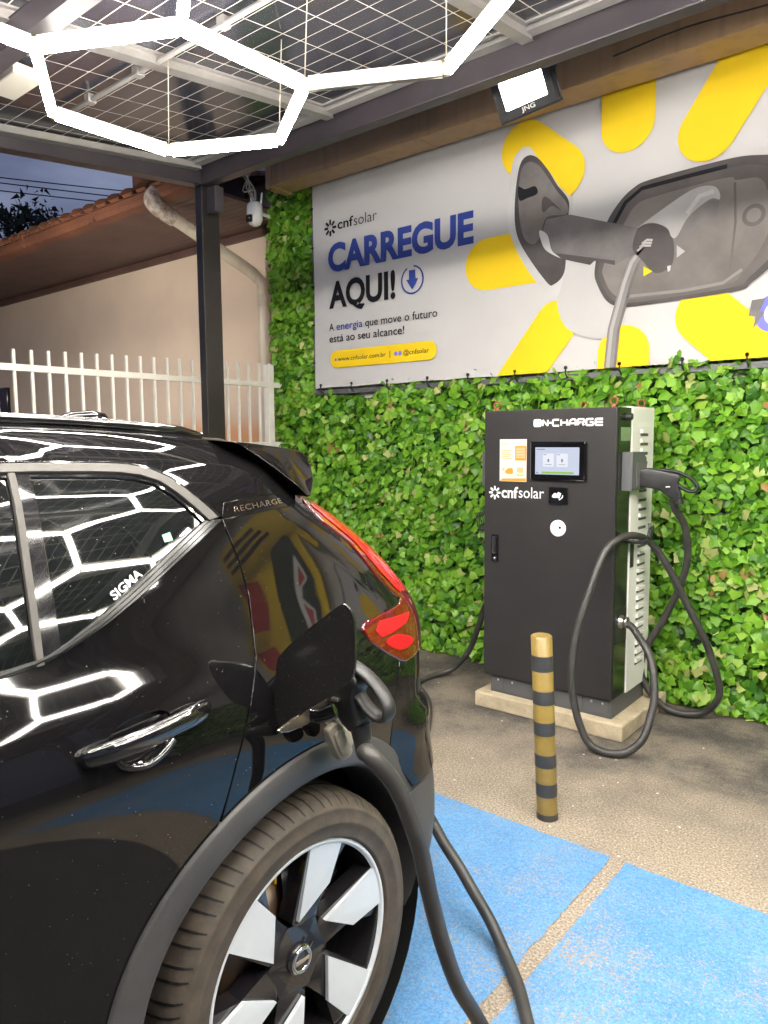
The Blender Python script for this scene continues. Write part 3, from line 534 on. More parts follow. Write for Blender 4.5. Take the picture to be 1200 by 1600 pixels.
for i in range(14):   # ties that lace the banner to its frame
    for (z, dz) in ((BZ1 - .012, .05), (BZ0 + .012, -.05)):
        x = BX0 + .06 + i * .341 + random.uniform(-.02, .02); m = MB(); m.tube([(x, BY - .003, z), (x + .004, BY - .012, z + dz * .5), (x + .002, BY + .03, z + dz)], .0045, 6, sub=3); m.lathe([(0, -.006), (.011, -.006), (.011, .0)], (x, BY, z - dz * .25), 'y', 10); m.build('tie', 'blackwire', ban)
for i in range(5):
    m = MB(); z = BZ0 + .2 + i * .29; m.tube([(BX0 + .012, BY - .003, z), (BX0 - .01, BY - .012, z), (BX0 - .03, BY + .03, z + .003)], .0045, 6, sub=3); m.build('tie', 'blackwire', ban)
# the sign further along the wall, seen only in the paint of the car
sg = empty('site_sign', (1.4, 4.1, 2.0), 'yellow rounded sign board fixed to the wall beyond the end of the banner', 'sign')
mb = MB(); mb.prism(round_poly([(.75, 2.02), (2.05, 2.02), (2.05, 3.25), (.75, 3.25)], .16), (0, 4.12, 0), (1, 0, 0), (0, 0, 1), -.02); mb.build('board', 'yellow', sg)
mb = MB(); flat_xz(mb, round_poly([(.85, 2.12), (1.55, 2.12), (1.20, 2.75), (.85, 2.75)], .06), 4.096); mb.build('leaf_picture', 'ivyback', sg)
mb = MB(); flat_xz(mb, round_poly([(.92, 2.20), (1.18, 2.20), (.92, 2.52)], .03), 4.094); mb.build('white_panel', 'white_letter', sg)
mb = MB()
for k in range(3): flat_xz(mb, [(1.05 + .08 * k, 2.90 + .10 * k), (1.95, 2.90 + .10 * k), (1.95, 2.955 + .10 * k), (1.05 + .08 * k, 2.955 + .10 * k)], 4.096)
mb.build('dark_stripe', 'ink', sg); mb = MB(); flat_xz(mb, [(1.62, 2.2), (1.95, 2.2), (1.95, 2.75), (1.62, 2.6)], 4.096); flat_xz(mb, [(.95, 2.22), (1.08, 2.22), (.95, 2.38)], 4.092); mb.build('red_print', 'poster_red', sg)

# ------------------------------------------------------------------ house, fence, far things on the left
hs = empty('neighbour_house', (-8, 4.75, 0), 'peach rendered house with terracotta roof and boarded eave behind the white fence', 'house')
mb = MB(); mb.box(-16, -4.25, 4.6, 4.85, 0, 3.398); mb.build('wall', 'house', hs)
mb = MB(); mb.box(-5.25, -4.25, 4.47, 4.72, 3.42, 4.6); mb.build('side_wall', 'wallp', hs)
mb = MB()
for k in range(13): y = 3.60 + k * .0765; mb.box(-16, -4.70, y, y + .072, 3.40, 3.418, .003)
mb.box(-16, -4.70, 3.58, 4.62, 3.4205, 3.428); mb.box(-16, -4.70, 4.555, 4.598, 3.335, 3.397, .004); mb.build('soffit', 'soffit', hs)
mb = MB()
prof = [(3.60, 3.395), (3.50, 3.40), (3.475, 3.425), (3.475, 3.495), (3.462, 3.508), (3.49, 3.512), (3.50, 3.47), (3.60, 3.46)]
mb.prism(prof, (-16, 0, 0), (0, 1, 0), (0, 0, 1), 11.25)
for x in (-6.1, -7.4, -8.8, -10.3, -12): mb.box(x - .04, x + .04, 3.464, 3.50, 3.39, 3.515, .004)
mb.build('gutter', 'gutter', hs)
mb = MB()
for k in range(56):
    x = -16 + k * .2; 
    for j in range(9):
        a = Vector((x + .1, 3.44 + j * .40, 3.475 + j * .105)); b = Vector((x + .1, 3.44 + (j + 1) * .40 + .05, 3.475 + (j + 1) * .105 + .02))
        V_ = []; 
        for e, r in ((a, .115), (b, .095)):
            for q in range(9): th = PI * q / 8; V_.append((e.x + r * math.cos(th) + random.uniform(-.003, .003), e.y, e.z + r * .55 * math.sin(th)))
        mb.add(V_, [(q, q + 1, q + 10, q + 9) for q in range(8)], 0, True)
mb.add([(-16, 3.44, 3.465), (-4.8, 3.44, 3.465), (-4.8, 7.04, 4.41), (-16, 7.04, 4.41)], [(0, 1, 2, 3)]); mb.build('roof', 'tile', hs)
mb = MB(); mb.box(-11.4, -10.36, 4.55, 4.599, 1.0, 2.25, .01); mb.build('window', 'dark_window', hs)
mb = MB(); mb.lathe([(0, .5), (.11, .5), (.11, 0)], (-6.3, 4.15, 3.62), 'z', 20); mb.lathe([(0, .56), (.14, .55), (.14, .48), (.1, .47)], (-6.3, 4.15, 3.62), 'z', 20); mb.build('vent_pipe', 'gutter', hs)
mb = MB(); mb.box(-10.15, -9.9, 5.2, 5.45, 3.8, 4.42, .02); mb.box(-10.2, -9.85, 5.15, 5.5, 4.40, 4.46, .02); mb.build('chimney', 'fascia_d', hs)
pp = empty('downpipe', (-5.1, 4.53, 1.5), 'cream plastic downpipe running from the orange gutter down the peach wall', 'pipe')
mb = MB(); mb.tube([(-5.12, 3.60, 3.285), (-5.10, 4.42, 2.975), (-5.09, 4.505, 2.91), (-5.09, 4.53, 2.80), (-5.09, 4.53, .1)], .052, 16); mb.lathe([(.058, -.05), (.062, -.045), (.062, .045), (.058, .05)], (-5.09, 4.53, 2.75), 'z', 16); mb.build('pipe', 'pvc', pp)
mb = MB(); mb.tube([(-5.16, 3.50, 3.45), (-5.16, 3.46, 3.38), (-5.14, 3.52, 3.32), (-5.12, 3.63, 3.275)], .066, 14, sub=4); mb.build('elbow', 'dirty', pp)

fn_ = empty('fence', (-4.55, 3, 0), 'white painted steel bar fence standing between the car and the peach house', 'fence')
for z in (1.935, 1.452):
    mb = MB(); mb.box(-4.565, -4.535, .2, 4.22, z, z + .042, .004); o = mb.build('rail', 'fence', fn_)
bars = [2.05 + (k * .1072) for k in range(-16, 20)]
for y in bars:
    mb = MB(); mb.box(-4.559, -4.541, y - .009, y + .009, .12, 2.065 + (y - 2.05) * .03, .002); mb.build('picket', 'fence', fn_)
mb = MB(); mb.box(-4.59, -4.53, 4.06, 4.12, 0, 2.12, .004); mb.build('fence_post', 'fence', fn_)
for a, b, c in ((5.66, 6.114, 'upper'), (5.58, 5.99, 'middle'), (5.463, 5.88, 'lower')):
    mb = MB(); mb.tube([(-12, 5.36 + (t / 10) * 14 - 4, a + (b - a) * ((t / 10) * 14 - 4) / 2.79 - .12 * math.sin(PI * t / 10)) for t in range(11)], .010, 6)
    tag(mb.build('power_cable', 'blackwire'), {'upper': 'topmost of the three black cables crossing the evening sky', 'middle': 'middle one of the three black cables crossing the evening sky', 'lower': 'lowest of the three black cables crossing the evening sky'}[c], 'cable', 'power cables across the sky')
tr = empty('tree', (-15.5, 7.2, 0), 'dark tree silhouette behind the house roof against the dusk sky', 'tree')
n = 9000; th = rng.uniform(0, 2 * PI, n); ph = np.arccos(rng.uniform(-1, 1, n)); rad = rng.uniform(.55, 1, n) ** .5; lump = 1 + .22 * np.sin(th * 5) * np.sin(ph * 4)
cx = np.stack([-16.2 + 2.3 * rad * lump * np.sin(ph) * np.cos(th), 7.3 + 2.1 * rad * lump * np.sin(ph) * np.sin(th), 4.7 + 1.75 * rad * lump * np.cos(ph)], -1)
e = rng.normal(0, .055, (n, 3, 3)); Vt = (cx[:, None] + e).reshape(-1, 3); fast_mesh('crown', Vt, np.arange(n * 3).reshape(-1, 3), 'farleaf', tr)
mb = MB(); mb.tube([(-16.2, 7.3, 0), (-16.1, 7.2, 2), (-16.2, 7.3, 4.4)], [.22, .16, .08], 10); mb.build('trunk', 'bark', tr)

# security camera at the end of the ivy
sc_ = empty('security_camera', (-4.5, 4.0, 3.4), 'white dome security camera hanging beside the top of the ivy strip', 'camera')
mb = MB(); mb.tube([(-4.62, 4.24, 3.31), (-4.57, 4.08, 3.30), (-4.56, 4.0, 3.30)], .014, 8); mb.lathe([(0, .085), (.045, .082), (.06, .06), (.064, .0), (.062, -.02)], (-4.555, 3.98, 3.28), 'z', 24); mb.build('housing', 'camwhite', sc_)
mb = MB(); mb.lathe([(.062, 0), (.060, -.03), (.045, -.06), (.02, -.075), (0, -.078)], (-4.555, 3.98, 3.26), 'z', 24); mb.build('lens_dome', 'camwhite', sc_)
mb = MB(); mb.box(-4.55 - .03, -4.55 + .03, 3.905, 3.93, 3.20, 3.26, .012); mb.lathe([(0, -.012), (.014, -.01), (.016, 0)], (-4.548, 3.912, 3.232), 'y', 12); mb.build('lens', 'gloss', sc_)
for dx in (-.05, .05):
    mb = MB(); mb.tube([(-4.555 + dx, 4.0, 3.33), (-4.555 + dx * 1.3, 4.0, 3.43)], .008, 8); mb.build('antenna', 'camwhite', sc_)
mb = MB()
for k in range(5): mb.tube([(-4.66 + .02 * k, 3.9 + .02 * k, 3.62), (-4.63 + .05 * math.sin(k), 3.96, 3.55 - .02 * k), (-4.60 + .04 * math.sin(k * 2), 3.99, 3.46), (-4.57, 4.0, 3.37)], .006, 6, sub=4)
tag(mb.build('wire_bundle', 'wire'), 'tangle of loose wires hanging above the white dome camera', 'wires')

# ------------------------------------------------------------------ canopy with solar panels
cn = empty('carport_canopy', (-1.6, 1, 0), 'dark steel carport canopy roofed with solar panels over the parked car', 'canopy')
SL = .12; pz = lambda y: 3.225 + SL * (y - 3.0)
def post(x, y, top, parent):
    mb = MB(); mb.box(x - .0325, x + .0325, y - .07, y + .07, 0, top, .006); o = mb.build('post', 'post', parent); return o
for x, y in ((-3.92, 3.03), (4.15, 3.03), (-3.92, -1.9), (4.15, -1.9)): post(x, y, 3.10 + .1 * (y - 3.03), cn)
mb = MB(); mb.beam((-3.92, -2.4, 2.59), (-3.92, 3.10, 3.175), .07, .125, bev=.006); mb.build('beam', 'canopy', cn)
mb = MB(); mb.beam((4.15, -2.4, 2.59), (4.15, 3.10, 3.175), .07, .125, bev=.006); mb.build('beam', 'canopy', cn)
mb = MB(); mb.box(-3.885, 4.11, 2.955, 3.025, 3.095, 3.215, .006); mb.build('beam', 'canopy', cn)
mb = MB(); mb.beam((-3.885, 1.31, pz(1.31) - .085), (4.11, 1.31, pz(1.31) - .085), .06, .09, bev=.005); mb.build('beam', 'canopy', cn)
mb = MB(); mb.beam((-3.885, -1.5, pz(-1.5) - .085), (4.11, -1.5, pz(-1.5) - .085), .06, .09, bev=.005); mb.build('beam', 'canopy', cn)
for x in (-3.86, -2.75, -1.6, -.45, .70, 1.85, 3.0):
    mb = MB(); mb.beam((x, -2.2, pz(-2.2) - .025), (x, 2.93, pz(2.93) - .025), .05, .035, bev=.004); mb.build('rail', 'alu', cn)
for x0 in (-3.875, -2.725, -1.575, -.425, .725, 1.875, 3.025):
    for (y0, y1) in ((.57, 2.85), (-1.74, .54)):
        mb = MB(); ang = math.atan(SL); ln = (y1 - y0) / math.cos(ang); w_ = 1.10
        mb.box(-w_ / 2 + .02, w_ / 2 - .02, -ln / 2 + .02, ln / 2 - .02, 0, .006)
        o = mb.build('solar_panel', 'pv', None); o.location = (x0 + w_ / 2, (y0 + y1) / 2, pz((y0 + y1) / 2)); o.rotation_euler = (ang, 0, 0); o.parent = cn; o.location -= Vector(cn.location)
        mb = MB(); h = .02
        mb.box(-w_ / 2, w_ / 2, -ln / 2, -ln / 2 + h, -.008, .03); mb.box(-w_ / 2, w_ / 2, ln / 2 - h, ln / 2, -.008, .03); mb.box(-w_ / 2, -w_ / 2 + h, -ln / 2 + h, ln / 2 - h, -.008, .03); mb.box(w_ / 2 - h, w_ / 2, -ln / 2 + h, ln / 2 - h, -.008, .03)
        q = mb.build('panel_frame', 'alu', None); q.parent = o
mb = MB(); mb.beam((-3.88, 2.90, pz(2.9) + .0), (4.11, 2.90, pz(2.9) + .0), .045, .05, bev=.004); mb.build('edge_rail', 'alu', cn)
mb = MB(); mb.tube([(-3.55, 1.88, pz(1.88) - .03), (-1.9, 1.88, pz(1.88) - .03)], .011, 8)
for x in (-3.26, -2.87, -2.3): mb.box(x - .02, x + .02, 1.86, 1.90, pz(1.88) - .045, pz(1.88) - .005, .004)
mb.build('conduit', 'alu', cn)
mb = MB(); mb.box(-3.36, -3.10, 1.46, 1.58, 2.985, 3.03, .008); mb.build('junction_box', 'tube_off', cn)
mb = MB(); mb.box(-3.885, -3.80, 3.0, 3.07, 2.93, 3.09, .006); mb.build('junction_box', 'canopy', cn)

# ------------------------------------------------------------------ hexagon light grid
hx = empty('hexagon_light', (-2.325, 1.665, 2.72), 'white honeycomb of lit tube lights hanging under the solar canopy', 'light')
HR, HC, HA, HZ = .490, Vector((-2.325, 1.665)), R(-2.4), 2.72
e0 = Vector((math.cos(HA), math.sin(HA))) * (HR * math.sqrt(3)); e1 = Vector((math.cos(HA - PI / 3), math.sin(HA - PI / 3))) * (HR * math.sqrt(3))
edges = {}; verts = {}
for (i, j) in ((0, 0), (1, 0), (0, 1), (1, 1), (-1, 2), (0, 2), (-1, 3), (0, 3), (2, 1), (2, 0), (1, 2), (3, 0), (4, 0), (5, 0), (3, 1), (4, 1), (4, -1), (5, -1)):
    c = HC + e0 * i + e1 * j
    pts = [c + Vector((math.cos(HA + PI / 6 + k * PI / 3), math.sin(HA + PI / 6 + k * PI / 3))) * HR for k in range(6)]
    for k in range(6):
        a, b = pts[k], pts[(k + 1) % 6]; ka, kb = tuple((round(v * 20) for v in a)), tuple((round(v * 20) for v in b)); verts[ka] = a; verts[kb] = b
        edges[tuple(sorted((ka, kb)))] = (a, b)
for key, (a, b) in edges.items():
    t = (b - a).normalized(); A = a + t * .018; B = b - t * .018; mid = (a + b) / 2
    off = (mid - Vector((-1.636, 2.008))).length < .08
    mb = MB(); mb.beam((A.x, A.y, HZ), (B.x, B.y, HZ), .020, .019, bev=.005); mb.build('led_tube', 'tube_off' if off else 'led', hx)
    mb = MB(); mb.beam((A.x, A.y, HZ + .0195), (B.x, B.y, HZ + .0195), .021, .019, bev=.003); mb.build('tube_housing', 'tube_off', hx)
for a in verts.values():
    mb = MB(); mb.lathe([(0, -.011), (.012, -.011), (.0165, -.004), (.0165, .02), (.010, .03), (0, .03)], (a.x, a.y, HZ), 'z', 12); mb.build('connector', 'ledcap', hx)
    if random.random() < .6: mb = MB(); mb.tube([(a.x, a.y, HZ + .03), (a.x + random.uniform(-.02, .06), a.y + random.uniform(-.03, .03), pz(a.y) - .02)], .0022, 5); mb.build('hanging_wire', 'wire', hx)

# floodlights on the gutter, and one added to brighten the house wall
def floodlight(o_, label, face=(.10, -.86, -.50), m='flood'):
    fl = empty('floodlight', tuple(o_), label, 'floodlight', 'floodlights on the gutter'); ex = Vector((.95, .08, .13)).normalized(); nrm = Vector(face).normalized(); ez = nrm.cross(ex).normalized(); ex = ez.cross(nrm).normalized()
    if ez.z < 0: ez = -ez
    def fbox(mb, u0, u1, v0, v1, d0, d1, bev=0.):
        bm = bmesh.new(); bmesh.ops.create_cube(bm, size=1)
        for v in bm.verts: v.co = o_ + ex * ((u0 + u1) / 2 + v.co.x * (u1 - u0)) + ez * ((v0 + v1) / 2 + v.co.y * (v1 - v0)) + nrm * ((d0 + d1) / 2 + v.co.z * (d1 - d0))
        mb.bm(bm, bev)
    mb = MB(); fbox(mb, -.15, .15, -.125, .115, -.05, -.004, .012)
    for (a, b, c, d) in ((-.15, -.115, -.125, .115), (.115, .15, -.125, .115), (-.115, .115, -.125, -.085), (-.115, .115, .09, .115)): fbox(mb, a, b, c, d, -.006, .006, .003)
    mb.build('body', 'flood_body', fl)
    mb = MB(); fbox(mb, -.115, .115, -.085, .09, -.004, .001); mb.build('lit_panel', m, fl)
    mb = MB(); mb.tube([tuple(o_ - ex * .16 - nrm * .02), tuple(o_ - ex * .16 - nrm * .10 + ez * .03), tuple(o_ + ex * .16 - nrm * .10 + ez * .03), tuple(o_ + ex * .16 - nrm * .02)], .010, 8); mb.tube([tuple(o_ - nrm * .10 + ez * .03), tuple(o_ - nrm * .4 + ez * .1)], .02, 8); mb.build('bracket', 'flood_body', fl)
    mb = MB(); V_, F_ = text_fit('JNG', -.035, .04, -.113, -.092, .01); mb.add([tuple(o_ + ex * a + ez * b + nrm * .0075) for a, b in V_], F_); mb.build('lettering', 'white_letter', fl)
floodlight(Vector((-1.905, 3.44, 3.27)), 'lit black floodlight tilted down from the ochre gutter over the banner')
floodlight(Vector((-5.3, 1.9, 2.6)), 'added floodlight out of view, brightening the peach house wall', (-.9, .43, -.03), 'flood_fill')  # added lamp, unseen, lifts the dim house wall
floodlight(Vector((1.53, 3.44, 3.24)), 'lit floodlight on the gutter beyond the end of the banner, above the yellow sign')

# ------------------------------------------------------------------ charger
ch = empty('charging_station', (-1.76, 3.7, .085), 'charcoal charging cabinet with lit screen standing in front of the ivy', 'charger')
mb = MB(); mb.box(-2.172, -1.313, 3.446, 4.09, 0, .085, .012, seg=3); pl = mb.build('concrete_base', 'concrete'); tag(pl, 'pale rough concrete slab under the charging cabinet', 'base')
CX0, CX1, CY0, CYM, CY1, CZ0, CZ1 = -2.135, -1.390, 3.48, 3.665, 3.975, .185, 1.658
mb = MB(); mb.box(-2.10, -1.395, 3.505, 3.95, .0855, .20); mb.build('plinth', 'charger2', ch)
mb = MB(); mb.box(-2.085, -2.02, 3.4995, 3.504, .10, .178); mb.box(-2.0, -1.55, 3.4995, 3.504, .10, .178); mb.box(-1.53, -1.41, 3.4995, 3.504, .10, .178); pc = mb.build('plinth_cover', 'charger2', ch)
for x in (-2.05, -1.96, -1.60, -1.50, -1.44):
    m = MB(); m.lathe([(0, -.002), (.006, -.0015), (.007, 0)], (x, 3.4992, .16), 'y', 10); m.build('screw', 'steel', pc)
mb = MB(); mb.box(CX0, CX1, CY0 + .022, CYM, CZ0, CZ1, .003); mb.build('cabinet', ['charger_side'], ch)
mb = MB(); mb.box(CX0 + .001, CX1 - .001, CY0, CY0 + .020, CZ0 + .002, CZ1 - .001, .004); door = mb.build('door', 'charger', ch)
mb = MB(); mb.box(CX0, CX1 + .006, CYM + .002, CY1, CZ0 - .005, CZ1 + .006, .004); back = mb.build('rear_housing', 'ivory', ch)
mb = MB()
for k in range(26):
    z = 1.53 - k * .0485
    if .98 < z < 1.06:
        if mb.v: mb.build('louvre', 'ivory', back); mb = MB()
        continue
    mb.prism([(3.775, z), (3.885, z), (3.885, z + .010), (3.775, z + .020)], (CX1 + .0062, 0, 0), (0, 1, 0), (0, 0, 1), .012)
mb.build('louvre', 'ivory', back)
mb = MB()
for k in range(26):
    z = 1.53 - k * .0485
    mb.box(CX1 + .0062, CX1 + .0082, 3.777, 3.883, z - .016, z - .001)
mb.build('vent_slot', 'slot', back)
for x, y in ((-2.09, 3.53), (-1.75, 3.90), (-1.43, 3.53), (-1.43, 3.90)):
    mb = MB(); n = 14; mb.tube([(x + .019 * math.cos(2 * PI * k / n), y + .004, CZ1 + .030 + .019 * math.sin(2 * PI * k / n)) for k in range(n)], .0052, 8, closed=True); mb.lathe([(.012, 0), (.012, .008), (.006, .012)], (x, y, CZ1), 'z', 10); mb.build('lifting_eye', 'rust', ch)
FY = CY0 - .0012
sb = MB(); sb.box(-1.846, -1.537, CY0 - .022, CY0 - .0005, 1.292, 1.491, .010, seg=3); scr = sb.build('touch_screen', 'screen_bezel', ch)
y_ = CY0 - .0235
mb = MB(); flat_xz(mb, [(-1.814, 1.322), (-1.571, 1.322), (-1.571, 1.461), (-1.814, 1.461)], y_, 0)
for x0 in (-1.770, -1.694): flat_xz(mb, round_poly([(x0, 1.362), (x0 + .062, 1.362), (x0 + .062, 1.430), (x0, 1.430)], .008), y_ - .0006, 1)
for x0 in (-1.770, -1.694):
    flat_xz(mb, [(x0 + .026, 1.386), (x0 + .036, 1.386), (x0 + .036, 1.402), (x0 + .026, 1.402)], y_ - .0012, 2); flat_xz(mb, [(x0 + .012, 1.372), (x0 + .05, 1.372), (x0 + .05, 1.3745), (x0 + .012, 1.3745)], y_ - .0012, 2)
    flat_xz(mb, [(x0 + .004, 1.422), (x0 + .02, 1.422), (x0 + .02, 1.4255), (x0 + .004, 1.4255)], y_ - .0012, 2)
flat_xz(mb, [(-1.776, 1.326), (-1.60, 1.326), (-1.60, 1.337), (-1.776, 1.337)], y_ - .0006, 3); flat_xz(mb, [(-1.808, 1.328), (-1.796, 1.328), (-1.796, 1.334), (-1.808, 1.334)], y_ - .0006, 2)
flat_xz(mb, [(-1.806, 1.449), (-1.76, 1.449), (-1.76, 1.453), (-1.806, 1.453)], y_ - .0006, 2); mb.build('display', ['screen', 'screen_icon', 'screen_grey', 'screen_green'], scr)
mb = MB(); mb.box(-2.038, -1.876, CY0 - .0022, CY0 - .0005, 1.278, 1.504); ps = mb.build('instruction_sheet', 'poster', ch)
y_ = CY0 - .003; mb = MB()
flat_xz(mb, [(-1.944, 1.391), (-1.878, 1.391), (-1.878, 1.468), (-1.944, 1.468)], y_, 0); flat_xz(mb, [(-2.036, 1.280), (-1.878, 1.280), (-1.878, 1.297), (-2.02, 1.292)], y_, 0)
for k in range(5): flat_xz(mb, [(-2.025, 1.440 - k * .0105), (-1.965 - .012 * (k % 2), 1.440 - k * .0105), (-1.965 - .012 * (k % 2), 1.4455 - k * .0105), (-2.025, 1.4455 - k * .0105)], y_, 1)
text_xz(mb, 'Passo', -2.024, -1.985, 1.474, 1.488, y_, .01, 1)
for k in range(7): flat_xz(mb, [(-1.938, 1.455 - k * .0082), (-1.885, 1.455 - k * .0082), (-1.885, 1.4575 - k * .0082), (-1.938, 1.4575 - k * .0082)], y_ - .0006, 2)
flat_xz(mb, S4([(-2.004, 1.332), (-1.985, 1.348), (-1.96, 1.348), (-1.956, 1.325), (-1.968, 1.318), (-1.996, 1.32)]), y_, 0); flat_xz(mb, S4(disc(-2.015, 1.342, .008, 10)), y_, 1)
flat_xz(mb, round_poly([(-1.932, 1.326), (-1.894, 1.326), (-1.894, 1.354), (-1.932, 1.354)], .005), y_, 1); flat_xz(mb, [(-1.934, 1.308), (-1.892, 1.308), (-1.892, 1.318), (-1.934, 1.318)], y_, 1)
mb.build('sheet_print', ['orange', 'orange_pale', 'poster'], ps)
def rpath(P, c=.22):
    Q = [P[0]]
    for i in range(1, len(P) - 1):
        a, p, b = (Vector(k) for k in P[i - 1:i + 2]); A = p + (a - p).normalized() * min(c, (a - p).length * .45); B = p + (b - p).normalized() * min(c, (b - p).length * .45)
        for j in range(5): t = j / 4; Q.append(tuple(A * (1 - t) ** 2 + p * 2 * t * (1 - t) + B * t * t))
    return Q + [P[-1]]
mb = MB(); TH = .0046
def glyph(x0, x1, paths, t=None):
    z0, z1 = 1.5665 + TH, 1.6060 - TH; x0 += TH; x1 -= TH
    for P in paths: flat_xz(mb, ribbon([(x0 + a * (x1 - x0), z0 + b * (z1 - z0)) for a, b in rpath(P)], t or TH), FY)
gx = lambda p: -1.838 + (p - 505) / 603 * .381
flat_xz(mb, round_poly([(gx(505), 1.566), (gx(577), 1.566), (gx(577), 1.6065), (gx(505), 1.6065)], .012), FY)
glyph(gx(581), gx(641), [[(0, 0), (0, 1)], [(0, 1), (1, 0)], [(1, 0), (1, 1)]], .0042); flat_xz(mb, [(gx(643), 1.5825), (gx(668), 1.5825), (gx(668), 1.591), (gx(643), 1.591)], FY)
glyph(gx(671), gx(740), [[(1, 1), (0, 1), (0, 0), (1, 0)]]); glyph(gx(744), gx(810), [[(0, 0), (0, 1)], [(1, 0), (1, 1)], [(0, .5), (1, .5)]])
glyph(gx(814), gx(882), [[(0, 0), (0, .55), (.35, 1), (1, 1), (1, 0)], [(0, .36), (1, .36)]]); glyph(gx(886), gx(954), [[(0, 0), (0, 1), (1, 1), (1, .48), (.1, .48)], [(.55, .48), (1, 0)]])
glyph(gx(958), gx(1030), [[(1, 1), (0, 1), (0, 0), (1, 0), (1, .5), (.5, .5)]]); glyph(gx(1034), gx(1108), [[(1, 1), (0, 1), (0, 0), (1, 0)], [(0, .5), (1, .5)]])
nl = mb.build('name_lettering', 'white_letter', ch)
mb = MB(); ccx, ccz = (gx(505) + gx(577)) / 2, 1.5862; flat_xz(mb, ribbon([(ccx + .0125 * math.cos(R(40) + R(280) * k / 24), ccz + .0125 * math.sin(R(40) + R(280) * k / 24)) for k in range(25)], .0011), FY - .0005); flat_xz(mb, ribbon([(ccx + .0165 * math.cos(R(-30) + R(130) * k / 12), ccz + .0165 * math.sin(R(-30) + R(130) * k / 12)) for k in range(13)], .0009), FY - .0005); mb.build('emblem_line', 'ink', nl)
mb = MB(); sun_icon(mb, -2.068, 1.214, .037, FY); text_xz(mb, 'cnf', -2.026, -1.925, 1.190, 1.250, FY, .022); text_xz(mb, 'solar', -1.921, -1.773, 1.193, 1.250, FY, 0.); mb.build('logo_lettering', 'white_letter', ch)
mb = MB(); mb.box(-1.741, -1.638, CY0 - .012, CY0 - .0005, 1.170, 1.257, .004); rd = mb.build('card_reader', 'gloss', ch)
mb = MB(); y_ = CY0 - .0127
flat_xz(mb, S4([(-1.722, 1.208), (-1.708, 1.226), (-1.694, 1.222), (-1.690, 1.210), (-1.705, 1.202)]), y_); flat_xz(mb, [(-1.700, 1.206), (-1.680, 1.199), (-1.670, 1.226), (-1.688, 1.233)], y_ - .0004); flat_xz(mb, ribbon([(-1.672, 1.198), (-1.664, 1.206), (-1.662, 1.216)], .0025), y_)
flat_xz(mb, ribbon([(-1.683, 1.193), (-1.674, 1.196)], .0025), y_); mb.build('reader_symbol', 'white_letter', rd)
mb = MB(); mb.lathe([(0, -.010), (.038, -.010), (.043, -.006), (.043, 0)], (-1.690, CY0, 1.044), 'y', 32); lk = mb.build('emergency_button', 'white_letter', ch)
mb = MB(); mb.lathe([(0, -.0112), (.007, -.0112), (.007, -.009)], (-1.676, CY0, 1.049), 'y', 14); mb.build('button_dot', 'ink', lk)
mb = MB(); mb.box(-2.084, -2.040, CY0 - .009, CY0 - .0005, .831, .984, .006); hd = mb.build('door_handle', 'gloss', ch)
mb = MB(); mb.box(-2.073, -2.051, CY0 - .020, CY0 - .010, .880, .975, .005); mb.lathe([(0, -.016), (.009, -.015), (.009, -.009)], (-2.062, CY0, .853), 'y', 14); mb.build('lever', 'chrome', hd)
mb = MB(); mb.box(CX1 + .0006, CX1 + .0016, 3.531, 3.662, 1.493, 1.559); mb.build('inspection_label', mat('pale_green_label', (.16, .24, .12), .5), ch)
mb = MB(); mb.lathe([(0, .03), (.016, .028), (.018, .015), (.020, 0)], (CX1, 3.603, 1.611), 'x', 18); mb.build('side_knob', 'plastic', ch)
# holster boxes and cable racks on both sides
def holster(s):   # s = +1 right side, -1 left side
    x0 = CX1 if s > 0 else CX0; X = lambda d: x0 + s * d
    mb = MB(); V_ = []
    prof = [(3.545, 1.247), (3.545, 1.437), (3.69, 1.437), (3.74, 1.405), (3.74, 1.247)]
    mb.prism(prof, (X(.001), 0, 0), (0, 1, 0), (0, 0, 1), .055 * s, bev=.004)
    o = mb.build('connector_holster', 'charger2', ch, recalc=True)
    mb = MB(); mb.box(min(X(.056), X(.059)), max(X(.056), X(.059)), 3.60, 3.735, 1.262, 1.385); mb.build('holster_opening', 'slot', o); return o
holster(1); holster(-1)
def rack(s):
    x0 = CX1 if s > 0 else CX0; X = lambda d: x0 + s * d; mb = MB()
    mb.beam((X(.002), 3.62, .985), (X(.115), 3.62, .985), .055, .012, up=(0, 0, 1)); mb.beam((X(.004), 3.70, .985), (X(.004), 3.70, .84), .05, .006, up=(1, 0, 0))
    for k in range(4): y = 3.60 + .022 * k; mb.tube([(X(.06), y, .99), (X(.115), y, 1.0), (X(.125), y, 1.06), (X(.118), y + .01, 1.085)], .0032, 6)
    for d in (.112, .124): mb.tube([(X(d), 3.60, 1.01 if d < .12 else 1.06), (X(d), 3.666, 1.01 if d < .12 else 1.06)], .0032, 6)
    return mb.build('cable_rack', 'plastic', ch)
rack(1); rack(-1)
mb = MB(); mb.box(CX1 + .0003, CX1 + .003, 3.515, 3.655, .47, .645); mb.lathe([(.034, 0), (.034, .012), (.026, .014), (.026, .03), (.03, .032), (.03, .04), (.022, .042)], (CX1, 3.575, .579), 'x', 20, 1)
mb.build('cable_gland', ['charger', 'steel'], ch)
mb = MB(); mb.lathe([(.034, 0), (.034, -.012), (.026, -.014), (.026, -.03), (.022, -.042)], (CX0, 3.70, .56), 'x', 20, 0); mb.build('cable_gland', 'steel', ch)

